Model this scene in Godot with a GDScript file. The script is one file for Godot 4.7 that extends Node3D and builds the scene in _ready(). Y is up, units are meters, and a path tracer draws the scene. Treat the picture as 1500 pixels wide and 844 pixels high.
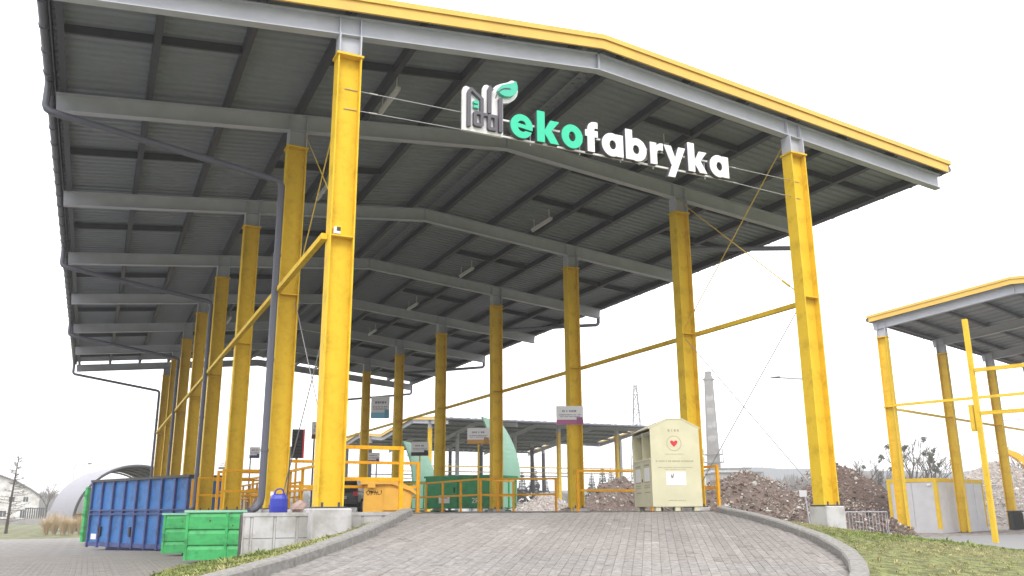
extends Node3D

# Canopy yard of a recycling depot. World axes: x across the big canopy, -z along it, y up, metres.
const EYE := 1.05
const DECK := 1.02
var rng := RandomNumberGenerator.new()
var used := {}
var M := {}
var fn := FastNoiseLite.new()

# ---------------------------------------------------------------- helpers
func numbered(called: String) -> String:
	if not used.has(called):
		used[called] = 0
		return called
	used[called] += 1
	return "%s_%03d" % [called, used[called]]

func thing(called: String, label: String, category: String, at := Vector3.ZERO, turn := 0.0, group := "") -> Node3D:
	var o := Node3D.new()
	o.name = numbered(called)
	add_child(o)
	o.position = at
	o.rotation.y = turn
	tag(o, label, category, group)
	return o

func tag(o: Node, label: String, category: String, group := "") -> void:
	o.set_meta("label", label)
	o.set_meta("category", category)
	if group != "":
		o.set_meta("group", group)

func mb() -> SurfaceTool:
	var st := SurfaceTool.new()
	st.begin(Mesh.PRIMITIVE_TRIANGLES)
	return st

func build(st: SurfaceTool, called: String, m: Material, parent: Node = null) -> MeshInstance3D:
	var o := MeshInstance3D.new()
	o.mesh = st.commit()
	o.material_override = m
	if parent == null:
		o.name = numbered(called)
		add_child(o)
	else:
		o.name = called
		parent.add_child(o, true)
	return o

func put(mesh: Mesh, called: String, m: Material, parent: Node, xf: Transform3D) -> MeshInstance3D:
	var o := MeshInstance3D.new()
	o.mesh = mesh
	o.material_override = m
	o.name = called
	parent.add_child(o, true)
	o.transform = xf
	return o

func structure(o: Node) -> void:
	o.set_meta("kind", "structure")

func tri(st: SurfaceTool, a: Vector3, b: Vector3, c: Vector3, hint: Vector3) -> void:
	var n := (c - a).cross(b - a)
	if n.dot(hint) < 0.0:
		var t := b
		b = c
		c = t
		n = -n
	n = n.normalized()
	for p in [a, b, c]:
		st.set_normal(n)
		st.add_vertex(p)

func quad(st: SurfaceTool, a: Vector3, b: Vector3, c: Vector3, d: Vector3, hint: Vector3) -> void:
	tri(st, a, b, c, hint)
	tri(st, a, c, d, hint)

func bx(st: SurfaceTool, c: Vector3, s: Vector3, b := Basis.IDENTITY) -> void:
	var h := s * 0.5
	for ax in 3:
		for sg in [-1.0, 1.0]:
			var n := Vector3.ZERO
			n[ax] = sg
			var u := Vector3.ZERO
			u[(ax + 1) % 3] = h[(ax + 1) % 3]
			var v := Vector3.ZERO
			v[(ax + 2) % 3] = h[(ax + 2) % 3]
			var o: Vector3 = n * h[ax]
			quad(st, c + b * (o - u - v), c + b * (o + u - v), c + b * (o + u + v), c + b * (o - u + v), b * n)

# box with chamfered vertical and top edges
func cbx(st: SurfaceTool, c: Vector3, s: Vector3, k: float, b := Basis.IDENTITY) -> void:
	var h := s * 0.5
	var ring := func(y: float, ins: float) -> Array:
		var x := h.x - ins
		var z := h.z - ins
		return [Vector3(-x + k, y, -z), Vector3(x - k, y, -z), Vector3(x, y, -z + k), Vector3(x, y, z - k), Vector3(x - k, y, z), Vector3(-x + k, y, z), Vector3(-x, y, z - k), Vector3(-x, y, -z + k)]
	var r0: Array = ring.call(-h.y, 0.0)
	var r1: Array = ring.call(h.y - k, 0.0)
	var r2: Array = ring.call(h.y, k * 0.9)
	for rr in [[r0, r1], [r1, r2]]:
		for i in 8:
			var j := (i + 1) % 8
			var p: Vector3 = rr[0][i] + rr[0][j]
			quad(st, c + b * rr[0][i], c + b * rr[0][j], c + b * rr[1][j], c + b * rr[1][i], b * Vector3(p.x, 0.01, p.z))
	for i in range(1, 7):
		tri(st, c + b * r2[0], c + b * r2[i], c + b * r2[i + 1], b * Vector3.UP)
		tri(st, c + b * r0[0], c + b * r0[i], c + b * r0[i + 1], b * Vector3.DOWN)

func along(a: Vector3, b: Vector3, up := Vector3.UP) -> Basis:
	var z := (b - a).normalized()
	if absf(z.dot(up)) > 0.999:
		up = Vector3.RIGHT
	var x := up.cross(z).normalized()
	return Basis(x, z.cross(x), z)

# straight bar a..b of width w (sideways) and height h
func bar(st: SurfaceTool, a: Vector3, b: Vector3, w: float, h: float, up := Vector3.UP) -> void:
	bx(st, (a + b) * 0.5, Vector3(w, h, a.distance_to(b)), along(a, b, up))

# rolled I section a..b: height h along up, flange width bf
func ibeam(st: SurfaceTool, a: Vector3, b: Vector3, h: float, bf: float, tf: float, tw: float, up := Vector3.UP) -> void:
	var q := along(a, b, up)
	var l := a.distance_to(b)
	var c := (a + b) * 0.5
	bx(st, c + q.y * (h - tf) * 0.5, Vector3(bf, tf, l), q)
	bx(st, c - q.y * (h - tf) * 0.5, Vector3(bf, tf, l), q)
	bx(st, c, Vector3(tw, h - 2.0 * tf, l - 0.002), q)

func tube(st: SurfaceTool, pts: Array, r, n := 8, caps := true) -> void:
	var rows := []
	var last := pts.size() - 1
	var side := Vector3.ZERO
	for i in pts.size():
		var d: Vector3 = (pts[min(i + 1, last)] - pts[max(i - 1, 0)]).normalized()
		if side == Vector3.ZERO:
			side = d.cross(Vector3.UP if absf(d.y) < 0.9 else Vector3.RIGHT).normalized()
		side = (side - d * side.dot(d)).normalized()
		var up := side.cross(d)
		var rad: float = r[i] if r is Array else r
		var row := []
		for k in n:
			var a := TAU * k / n
			var nn := side * cos(a) + up * sin(a)
			row.append([pts[i] + nn * rad, nn])
		rows.append(row)
	for i in last:
		for k in n:
			var j := (k + 1) % n
			var q := [rows[i][k], rows[i + 1][k], rows[i + 1][j], rows[i][k], rows[i + 1][j], rows[i][j]]
			var nn: Vector3 = (q[2][0] - q[0][0]).cross(q[1][0] - q[0][0])
			var order := [0, 1, 2, 3, 4, 5] if nn.dot(q[0][1]) > 0.0 else [0, 2, 1, 3, 5, 4]
			for e in order:
				st.set_normal(q[e][1])
				st.add_vertex(q[e][0])
	if caps:
		for e in [0, last]:
			var out: Vector3 = (pts[0] - pts[1]) if e == 0 else (pts[last] - pts[last - 1])
			for k in range(1, n - 1):
				tri(st, rows[e][0][0], rows[e][k][0], rows[e][k + 1][0], out)

# flat outline in (x, y) swept from z0 to z1, mapped by xf
func prism(st: SurfaceTool, poly: PackedVector2Array, z0: float, z1: float, xf := Transform3D.IDENTITY) -> void:
	var ids := Geometry2D.triangulate_polygon(poly)
	var nz := xf.basis * Vector3(0, 0, signf(z1 - z0))
	for i in range(0, ids.size(), 3):
		var t := [poly[ids[i]], poly[ids[i + 1]], poly[ids[i + 2]]]
		tri(st, xf * Vector3(t[0].x, t[0].y, z1), xf * Vector3(t[1].x, t[1].y, z1), xf * Vector3(t[2].x, t[2].y, z1), nz)
		tri(st, xf * Vector3(t[0].x, t[0].y, z0), xf * Vector3(t[1].x, t[1].y, z0), xf * Vector3(t[2].x, t[2].y, z0), -nz)
	var ccw := 1.0 if not Geometry2D.is_polygon_clockwise(poly) else -1.0
	for i in poly.size():
		var p := poly[i]
		var q := poly[(i + 1) % poly.size()]
		var e := (q - p)
		var out := xf.basis * Vector3(e.y, -e.x, 0) * ccw
		quad(st, xf * Vector3(p.x, p.y, z0), xf * Vector3(q.x, q.y, z0), xf * Vector3(q.x, q.y, z1), xf * Vector3(p.x, p.y, z1), out)

func spline(pts: Array, n: int) -> Array:
	var out := []
	var last := pts.size() - 1
	for k in n + 1:
		var t := float(k) / n * last
		var i := mini(int(t), last - 1)
		var a = pts[i]
		out.append(a.cubic_interpolate(pts[i + 1], pts[max(i - 1, 0)], pts[min(i + 2, last)], t - i))
	return out

func circle(cx: float, cy: float, rx: float, ry: float, n := 28) -> PackedVector2Array:
	var p := PackedVector2Array()
	for k in n:
		p.append(Vector2(cx + rx * cos(TAU * k / n), cy + ry * sin(TAU * k / n)))
	return p

func lin(r: float, g: float, b: float) -> Color:
	return Color(r, g, b).linear_to_srgb()

func noise_tex(sd: int, freq: float, lo: Color, hi: Color, size := 256, oct := 4, gain := 0.55, e0 := 0.15, e1 := 0.85) -> ImageTexture:
	var f := FastNoiseLite.new()
	f.seed = sd
	f.noise_type = FastNoiseLite.TYPE_SIMPLEX_SMOOTH
	f.frequency = freq
	f.fractal_octaves = oct
	f.fractal_gain = gain
	var im := f.get_seamless_image(size, size)
	im.convert(Image.FORMAT_RGBA8)
	for y in size:
		for x in size:
			var v := im.get_pixel(x, y).r
			im.set_pixel(x, y, lo.lerp(hi, smoothstep(e0, e1, v)))
	return ImageTexture.create_from_image(im)

# plain material; c is a linear base colour; tex multiplies it on world planes
func mat(c: Color, rough := 0.7, metal := 0.0, tex: Texture2D = null, scale := 1.0, local := false) -> StandardMaterial3D:
	var m := StandardMaterial3D.new()
	m.albedo_color = c
	m.roughness = rough
	m.metallic = metal
	if tex:
		m.albedo_texture = tex
		m.uv1_triplanar = true
		m.uv1_world_triplanar = not local
		m.uv1_scale = Vector3.ONE * scale
	return m

func materials() -> void:
	var soft := noise_tex(3, 0.012, Color(0.955, 0.955, 0.95), Color(1, 1, 1), 256, 5)
	var coarse := noise_tex(4, 0.02, Color(0.62, 0.6, 0.58), Color(1, 1, 1), 256, 5, 0.65)
	var fine := noise_tex(8, 0.03, Color(0.84, 0.83, 0.82), Color(1, 1, 1), 256, 4, 0.6)
	var stain := noise_tex(5, 0.008, Color(0.82, 0.81, 0.79), Color(1, 1, 1), 512, 6, 0.6)
	var rusty := noise_tex(6, 0.01, Color(0.66, 0.7, 0.72), Color(1, 1, 1), 256, 6, 0.7)
	var grime := noise_tex(9, 0.006, Color(0.90, 0.885, 0.86), Color(1, 1, 1), 512, 7, 0.72, 0.05, 0.6)
	var scuff := noise_tex(10, 0.006, Color(0.66, 0.64, 0.64), Color(1, 1, 1), 512, 7, 0.74, 0.05, 0.6)
	M.yellow = mat(lin(0.78, 0.525, 0.04), 0.55, 0.0, grime, 0.45)
	M.yellow.metallic_specular = 0.25
	M.rail = mat(lin(0.84, 0.40, 0.012), 0.55, 0.0, grime, 1.3)
	M.rail.metallic_specular = 0.3
	M.fascia = mat(lin(0.76, 0.48, 0.09), 0.45, 0.0, soft, 0.3)
	M.steel = mat(lin(0.47, 0.49, 0.565), 0.5, 0.0, soft, 0.4)
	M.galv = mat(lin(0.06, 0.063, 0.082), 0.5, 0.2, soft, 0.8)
	M.sheet = mat(lin(0.235, 0.262, 0.31), 0.5, 0.1, soft, 0.25)
	M.pipe = mat(lin(0.10, 0.104, 0.14), 0.45, 0.0)
	M.rod = mat(lin(0.72, 0.5, 0.06), 0.5)
	M.cable = mat(lin(0.45, 0.45, 0.46), 0.4, 0.6)
	M.concrete = mat(lin(0.53, 0.525, 0.545), 0.9, 0.0, stain, 0.35)
	M.concrete_seam = mat(lin(0.50, 0.49, 0.48), 0.95, 0.0, stain, 0.5)
	M.deck = mat(lin(0.13, 0.13, 0.13), 0.95, 0.0, coarse, 0.4)
	M.kerb = mat(lin(0.27, 0.262, 0.252), 0.95, 0.0, fine, 1.5)
	M.bed = mat(lin(0.25, 0.238, 0.23), 1.0, 0.0, coarse, 0.8)
	M.paver = mat(lin(0.265, 0.252, 0.245), 0.95, 0.0, fine, 1.3)
	M.paver.vertex_color_use_as_albedo = true
	M.soil = mat(lin(0.2, 0.22, 0.075), 1.0, 0.0, coarse, 0.9)
	M.ground = mat(lin(0.19, 0.2, 0.10), 1.0, 0.0, coarse, 0.12)
	M.gravel = mat(lin(0.30, 0.27, 0.25), 1.0, 0.0, coarse, 0.5)
	M.yard = mat(lin(0.275, 0.265, 0.26), 0.95, 0.0, fine, 0.3)
	M.grass = mat(Color.WHITE, 0.9)
	M.grass.vertex_color_use_as_albedo = true
	M.grass.backlight = Color(0.25, 0.3, 0.1)
	M.chunk = mat(Color.WHITE, 0.95)
	M.chunk.vertex_color_use_as_albedo = true
	M.heap_brown = mat(lin(0.15, 0.10, 0.08), 1.0, 0.0, coarse, 0.8)
	M.heap_mixed = mat(lin(0.19, 0.145, 0.125), 1.0, 0.0, coarse, 0.9)
	M.heap_pale = mat(lin(0.42, 0.38, 0.36), 1.0, 0.0, coarse, 0.9)
	M.green = mat(lin(0.06, 0.50, 0.15), 0.5, 0.0, scuff, 0.55)
	M.green_dark = mat(lin(0.018, 0.32, 0.105), 0.5, 0.0, scuff, 0.5)
	M.green_pale = mat(lin(0.36, 0.70, 0.52), 0.5, 0.0, soft, 0.4)
	M.blue = mat(lin(0.03, 0.16, 0.45), 0.5, 0.0, scuff, 0.33)
	M.blue_rib = mat(lin(0.06, 0.085, 0.27), 0.5, 0.0, rusty, 0.7)
	M.rust = mat(lin(0.22, 0.075, 0.025), 0.95, 0.0, coarse, 2.0)
	M.black = mat(lin(0.012, 0.012, 0.014), 0.5)
	M.rubber = mat(lin(0.02, 0.02, 0.021), 0.85)
	M.dark = mat(lin(0.05, 0.05, 0.055), 0.6)
	M.glass = mat(lin(0.03, 0.035, 0.04), 0.06)
	M.white = mat(lin(0.78, 0.78, 0.79), 0.5)
	M.sign_white = mat(lin(0.82, 0.82, 0.84), 0.45)
	M.sign_green = mat(lin(0.02, 0.56, 0.33), 0.4)
	M.sign_grey = mat(lin(0.095, 0.09, 0.11), 0.5)
	M.leaf_green = mat(lin(0.05, 0.48, 0.33), 0.4)
	M.board = mat(lin(0.84, 0.83, 0.86), 0.5)
	M.print = mat(lin(0.25, 0.25, 0.3), 0.7)
	M.cream = mat(lin(0.66, 0.63, 0.45), 0.5, 0.0, soft, 0.5)
	M.cream_print = mat(lin(0.38, 0.35, 0.24), 0.7)
	M.red = mat(lin(0.62, 0.03, 0.05), 0.5)
	M.maroon = mat(lin(0.22, 0.03, 0.04), 0.6)
	M.grit = mat(lin(0.83, 0.44, 0.06), 0.5, 0.0, soft, 1.0)
	M.car = mat(lin(0.012, 0.012, 0.02), 0.25)
	M.car.clearcoat_enabled = true
	M.canister = mat(lin(0.03, 0.045, 0.42), 0.4)
	M.hangar = mat(lin(0.30, 0.295, 0.34), 0.55, 0.2, soft, 0.3)
	M.wall_white = mat(lin(0.74, 0.73, 0.74), 0.9, 0.0, stain, 0.1)
	M.roof_grey = mat(lin(0.16, 0.16, 0.17), 0.9)
	M.brick = mat(lin(0.34, 0.13, 0.09), 0.9, 0.0, coarse, 0.3)
	M.panel_grey = mat(lin(0.60, 0.60, 0.64), 0.5, 0.0, soft, 0.4)
	M.chimney = mat(lin(0.21, 0.195, 0.195), 0.95, 0.0, stain, 0.05)
	M.chimney_patch = mat(lin(0.34, 0.33, 0.34), 0.95, 0.0, stain, 0.1)
	M.bark = mat(lin(0.075, 0.06, 0.05), 0.95)
	M.needle = mat(Color.WHITE, 0.95)
	M.needle.vertex_color_use_as_albedo = true
	M.mistletoe = mat(lin(0.05, 0.06, 0.03), 0.95)
	M.straw = mat(lin(0.52, 0.41, 0.27), 0.95)
	M.excavator = mat(lin(0.8, 0.42, 0.02), 0.45)
	M.fixture = mat(lin(0.6, 0.6, 0.6), 0.4)
	M.wood = mat(lin(0.45, 0.25, 0.1), 0.8)

# ---------------------------------------------------------------- terrain
func yard_y(z: float) -> float:
	return -0.02 * clampf(-z - 22.0, 0.0, 17.5)

func ground_y(x: float, z: float) -> float:
	return lerpf(yard_y(z), -0.13, smoothstep(5.0, 14.0, x))

func ramp_y(z: float) -> float:
	return 1.02 - 0.1007 * 0.45 * log(1.0 + exp((13.6 + z) / 0.45))

var left_edge := [Vector2(4.75, -14.2), Vector2(4.70, -13.57), Vector2(3.97, -12.17), Vector2(3.54, -11.41), Vector2(3.0, -10.48), Vector2(2.59, -9.86), Vector2(1.95, -8.97), Vector2(1.49, -8.35), Vector2(0.6, -7.4), Vector2(-0.6, -6.5), Vector2(-2.2, -5.8), Vector2(-4.5, -5.4)]
var right_edge := [Vector2(14.05, -17.4), Vector2(12.6, -15.7), Vector2(10.87, -13.63), Vector2(10.47, -12.43), Vector2(10.04, -11.31), Vector2(9.57, -10.23), Vector2(9.1, -9.33), Vector2(8.61, -8.57), Vector2(8.25, -8.07), Vector2(7.33, -7.06), Vector2(6.2, -6.1), Vector2(4.6, -5.0), Vector2(2.6, -4.0), Vector2(0, -3.4), Vector2(-4.5, -3.2)]

func edge_x(e: Array, z: float) -> float:
	for i in e.size() - 1:
		if z >= e[i].y and z <= e[i + 1].y:
			return lerpf(e[i].x, e[i + 1].x, (z - e[i].y) / (e[i + 1].y - e[i].y))
	return e[0].x if z < e[0].y else e[-1].x

func make_ground() -> void:
	var cs := []
	for a in [-2600, -1400, -800, -450, -260, -160, -110]:
		cs.append(float(a))
	for a in range(-80, 82, 2):
		cs.append(float(a))
	for a in [110, 160, 260, 450, 800, 1400, 2600]:
		cs.append(float(a))
	var st := mb()
	for i in cs.size() - 1:
		for j in cs.size() - 1:
			var q := []
			for e in [[i, j], [i + 1, j], [i + 1, j + 1], [i, j + 1]]:
				var x: float = cs[e[0]]
				var z: float = cs[e[1]] - 20.0
				q.append(Vector3(x, ground_y(x, z) - 0.03, z))
			quad(st, q[0], q[1], q[2], q[3], Vector3.UP)
	structure(build(st, "ground", M.ground))
	# block-paved yard on the left, gravel lot on the right, asphalt pad under the small canopy
	var lay := func(called: String, m: Material, x0: float, x1: float, z0: float, z1: float, up: float) -> void:
		var s := mb()
		var nx := int(ceil((x1 - x0) / 2.0))
		var nz := int(ceil((z1 - z0) / 2.0))
		for i in nx:
			for j in nz:
				var q := []
				for e in [[i, j], [i + 1, j], [i + 1, j + 1], [i, j + 1]]:
					var x: float = lerpf(x0, x1, float(e[0]) / nx)
					var z: float = lerpf(z0, z1, float(e[1]) / nz)
					q.append(Vector3(x, ground_y(x, z) + up, z))
				quad(s, q[0], q[1], q[2], q[3], Vector3.UP)
		structure(build(s, called, m))
	lay.call("yard_paving", M.yard, -30.0, 5.2, -58.0, 0.0, 0.0)
	lay.call("gravel_lot", M.gravel, 17.5, 90.0, -66.0, -19.0, 0.0)
	lay.call("asphalt_pad", mat(lin(0.21, 0.21, 0.215), 0.95), 24.5, 75.0, -26.3, -14.0, 0.006)
	# paving blocks of the yard close enough to show courses
	var mesh := paver_mesh(Vector3(0.192, 0.03, 0.092))
	var xf := []
	var cols := []
	for r in 150:
		var z := -14.5 - r * 0.1
		for k in 75:
			var x := -11.0 + k * 0.2 + (0.1 if r % 2 else 0.0)
			if x > lerpf(1.6, 2.4, clampf((-z - 15.0) / 6.0, 0.0, 1.0)):
				continue
			xf.append(Transform3D(Basis.IDENTITY, Vector3(x, ground_y(x, z) - 0.008 + rng.randf() * 0.003, z)))
			var t := rng.randf_range(0.92, 1.16)
			cols.append(Color(t, t * 0.99, t * 0.98))
	var o := scatter("paving_blocks", mesh, M.paver, xf, cols, null)
	o.set_meta("kind", "stuff")
	tag(o, "grey concrete paving blocks of the open yard left of the ramp", "paving")

func paver_mesh(s: Vector3) -> Mesh:
	var st := mb()
	cbx(st, Vector3.ZERO, s, 0.003)
	return st.commit()

func scatter(called: String, mesh: Mesh, m: Material, xf: Array, cols: Array, parent: Node) -> MultiMeshInstance3D:
	var mm := MultiMesh.new()
	mm.transform_format = MultiMesh.TRANSFORM_3D
	mm.use_colors = true
	mm.mesh = mesh
	mm.instance_count = xf.size()
	for i in xf.size():
		mm.set_instance_transform(i, xf[i])
		mm.set_instance_color(i, cols[i])
	var o := MultiMeshInstance3D.new()
	o.multimesh = mm
	o.material_override = m
	if parent == null:
		o.name = numbered(called)
		add_child(o)
	else:
		o.name = called
		parent.add_child(o, true)
	return o

func make_ramp(cam: Camera3D) -> void:
	var st := mb()
	var z := -14.3
	while z < -3.3:
		var z2 := z + 0.25
		quad(st, Vector3(edge_x(left_edge, z), ramp_y(z) - 0.003, z), Vector3(edge_x(right_edge, z), ramp_y(z) - 0.003, z), Vector3(edge_x(right_edge, z2), ramp_y(z2) - 0.003, z2), Vector3(edge_x(left_edge, z2), ramp_y(z2) - 0.003, z2), Vector3.UP)
		z = z2
	var ramp := build(st, "ramp_road", M.bed)
	structure(ramp)
	# blocks in running bond
	var mesh := paver_mesh(Vector3(0.1965, 0.06, 0.0972))
	var inv := cam.transform.affine_inverse()
	var ty := tan(deg_to_rad(cam.fov) * 0.5)
	var all := []
	# pale scuffed tracks on the blocks near the crest
	var chalk := [[Vector2(5.2, -11.2), Vector2(6.2, -12.4)], [Vector2(5.0, -11.9), Vector2(5.5, -12.5)], [Vector2(5.4, -10.9), Vector2(6.0, -11.3)], [Vector2(8.3, -10.2), Vector2(8.9, -11.8)], [Vector2(7.2, -11.3), Vector2(7.6, -12.4)], [Vector2(6.4, -9.4), Vector2(6.7, -9.8)]]
	# courses run up the slope, turned against the building grid
	var e1 := Vector2(0.568, -0.824)
	var e2 := Vector2(0.824, 0.568)
	for r in range(-120, 160):
		var tone := rng.randf_range(0.92, 1.08)
		for k in range(-10, 100):
			var g := e1 * (k * 0.2 + (0.1 if r % 2 else 0.0)) + e2 * (r * 0.1)
			var x := g.x
			var zz := g.y
			if zz < -14.25 or zz > -3.4 or x < edge_x(left_edge, zz) + 0.03 or x > edge_x(right_edge, zz) - 0.04:
				continue
			var sl := (ramp_y(zz - 0.01) - ramp_y(zz + 0.01)) / 0.02
			var b := Basis(Vector3.RIGHT, atan(sl)) * Basis(Vector3.UP, atan2(0.824, 0.568)) * Basis(Vector3.FORWARD, rng.randf_range(-0.012, 0.012))
			var p := Vector3(x, ramp_y(zz) - 0.03 + rng.randf() * 0.005, zz)
			var q := inv * p
			var seen := q.z < 0.0 and absf(q.x / q.z) < ty * 1.778 and absf(q.y / q.z) < ty
			var t := tone * rng.randf_range(0.95, 1.05) * (1.0 + 0.10 * fn.get_noise_2d(x * 9.0, zz * 9.0) + 0.16 * fn.get_noise_2d(x * 40.0 + 90.0, zz * 22.0))
			if rng.randf() < 0.03:
				t *= rng.randf_range(0.72, 0.9)
			for ln in chalk:
				var near := Geometry2D.get_closest_point_to_segment(Vector2(x, zz), ln[0], ln[1]).distance_to(Vector2(x, zz))
				if near < 0.13 and rng.randf() < 0.6:
					t *= rng.randf_range(1.05, 1.3)
			var c := Color(t * 1.01, t * 0.985, t * 0.97)
			all.append([-q.z if seen else 1000.0 - q.z, Transform3D(b, p), c])
	all.sort_custom(func(a, b): return a[0] < b[0])
	var variants := []
	for k in 5:
		var m: StandardMaterial3D = M.paver.duplicate()
		m.vertex_color_use_as_albedo = false
		var t := 0.9 + 0.06 * k
		m.albedo_color = lin(0.265 * t, 0.252 * t, 0.245 * t)
		variants.append(m)
	for i in 300:
		put(mesh, "paving_block", variants[clampi(int((all[i][2].r - 0.87) / 0.06), 0, 4)], ramp, all[i][1])
	var xf := []
	var cols := []
	for i in range(300, all.size()):
		xf.append(all[i][1])
		cols.append(all[i][2])
	scatter("paving_blocks", mesh, M.paver, xf, cols, ramp).set_meta("kind", "stuff")
	# kerbs
	for side in 2:
		var e: Array = (left_edge if side == 0 else right_edge).duplicate()
		if side == 0:
			e.remove_at(0)
		var kerb := thing("kerb", ["concrete kerb curving along the grass bank on the wall side of the ramp", "concrete kerb sweeping down past the yellow column plinth beside the lawn"][side], "kerb")
		var dense := spline(e, 400)
		var acc := 0.0
		var start: Vector2 = dense[0]
		var sg := 1.0 if side == 0 else -1.0
		for i in range(1, dense.size()):
			acc += dense[i].distance_to(dense[i - 1])
			if acc >= 0.78 or i == dense.size() - 1:
				var a := start
				var b: Vector2 = dense[i]
				var d := (b - a).normalized()
				var off := Vector2(-d.y, d.x) * 0.085 * sg
				var ym := func(v: Vector2) -> float:
					return maxf(ramp_y(v.y), ground_y(v.x, v.y) - 0.02) + rng.randf_range(-0.006, 0.006)
				var pa := Vector3(a.x + off.x, ym.call(a), a.y + off.y)
				var pb := Vector3(b.x + off.x, ym.call(b), b.y + off.y)
				var q := along(pa, pb)
				var s := mb()
				cbx(s, (pa + pb) * 0.5 + q.y * -0.02, Vector3(0.19, 0.25, pa.distance_to(pb) - 0.012), 0.02, q)
				build(s, "kerb_stone", M.kerb, kerb)
				start = b
				acc = 0.0

func bank_points(side: int) -> Array:
	var k := []
	var o := []
	if side == 0:
		k = [Vector2(4.56, -13.58), Vector2(3.83, -12.28), Vector2(3.39, -11.52), Vector2(2.85, -10.6), Vector2(2.45, -9.98), Vector2(2.25, -9.68), Vector2(2.0, -9.33), Vector2(1.8, -9.08), Vector2(1.36, -8.48), Vector2(0.47, -7.53), Vector2(-0.7, -6.66), Vector2(-2.25, -5.97), Vector2(-4.5, -5.57)]
		o = [Vector3(4.56, 0.95, -13.6), Vector3(3.9, 0.79, -13.6), Vector3(3.3, 0.64, -13.6), Vector3(2.6, 0.49, -13.6), Vector3(2.08, 0.39, -13.7), Vector3(2.35, 0.20, -17.0), Vector3(2.4, 0.0, -19.95), Vector3(1.6, -0.05, -19.6), Vector3(0.92, -0.05, -16.8), Vector3(-0.3, -0.05, -14.0), Vector3(-2.2, -0.05, -11.5), Vector3(-4.5, -0.05, -9.5), Vector3(-6.0, -0.05, -8.0)]
	else:
		k = [Vector2(14.2, -17.3), Vector2(12.75, -15.58), Vector2(11.03, -13.55), Vector2(10.63, -12.37), Vector2(10.2, -11.24), Vector2(9.73, -10.15), Vector2(9.24, -9.24), Vector2(8.73, -8.45), Vector2(7.45, -6.93), Vector2(6.3, -5.95), Vector2(4.7, -4.85), Vector2(2.6, -3.83), Vector2(0, -3.23), Vector2(-4.5, -3.03)]
		o = [Vector3(18.5, -0.17, -22), Vector3(19.5, -0.17, -18), Vector3(20, -0.17, -15), Vector3(20.3, -0.17, -13), Vector3(20.3, -0.17, -11), Vector3(20, -0.17, -9), Vector3(19.5, -0.17, -7.2), Vector3(18.5, -0.17, -5.4), Vector3(16.5, -0.17, -3), Vector3(14, -0.17, -1), Vector3(11, -0.15, 1), Vector3(7, -0.06, 3), Vector3(0, -0.06, 4), Vector3(-6, -0.06, 4)]
	var k3 := []
	for p in k:
		k3.append(Vector3(p.x, maxf(ramp_y(p.y), -0.02) + 0.03, p.y))
	return [spline(k3, 60), spline(o, 60)]

func bank_at(e: Array, i: float, t: float) -> Vector3:
	var a := mini(int(i), 59)
	var f := i - a
	var p: Vector3 = e[0][a].lerp(e[0][a + 1], f)
	var q: Vector3 = e[1][a].lerp(e[1][a + 1], f)
	var r := p.lerp(q, t)
	r.y += sin(PI * t) * 0.05 * fn.get_noise_2d(r.x * 30.0, r.z * 30.0)
	return r

func make_banks() -> void:
	for side in 2:
		var e := bank_points(side)
		var st := mb()
		var nt := 14
		for i in 60:
			for j in nt:
				var a := bank_at(e, i, float(j) / nt)
				var b := bank_at(e, i + 1, float(j) / nt)
				var c := bank_at(e, i + 1, float(j + 1) / nt)
				var d := bank_at(e, i, float(j + 1) / nt)
				quad(st, a, b, c, d, Vector3.UP)
		var o := build(st, "grass_bank", M.soil)
		structure(o)
	# blades
	var tuft := tuft_mesh(9, 0.05, 0.06)
	for side in 2:
		var e := bank_points(side)
		var xf := []
		var cols := []
		var n := 16000 if side == 0 else 40000
		for k in n:
			var i := rng.randf() * 60.0
			var t := rng.randf()
			if side == 1:
				t = pow(t, 0.8)
			var p := bank_at(e, i, t)
			if p.z > -5.0 and side == 1:
				continue
			place_tuft(p, xf, cols, 0.9 if side == 0 else 0.75)
		if side == 1:
			for k in 9000:
				var p := Vector3(rng.randf_range(18.0, 30.0), -0.16, rng.randf_range(-24.0, -6.0))
				if p.x > 24.5 and p.z < -13.8:
					continue
				place_tuft(p, xf, cols, 0.9)
		var g := scatter("grass", tuft, M.grass, xf, cols, null)
		g.set_meta("kind", "stuff")
		tag(g, ["short patchy winter grass on the bank below the concrete wall", "rough winter lawn right of the ramp kerb"][side], "grass")

func place_tuft(p: Vector3, xf: Array, cols: Array, k: float) -> void:
	var n := fn.get_noise_2d(p.x * 22.0, p.z * 22.0)
	var s := rng.randf_range(0.5, 1.25) * k * (1.0 + 0.5 * n)
	if rng.randf() < 0.02:
		s *= 1.9
	var b := Basis(Vector3.UP, rng.randf() * TAU).scaled(Vector3(s, s * rng.randf_range(0.6, 1.2), s))
	xf.append(Transform3D(b, p - Vector3(0, 0.01, 0)))
	var dry := clampf(0.42 - n * 1.1 + rng.randf_range(-0.3, 0.35), 0.0, 1.0)
	var c := Color(0.19, 0.25, 0.065).lerp(Color(0.38, 0.33, 0.17), dry)
	var t := rng.randf_range(0.75, 1.25)
	cols.append(Color(c.r * t, c.g * t, c.b * t))

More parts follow.
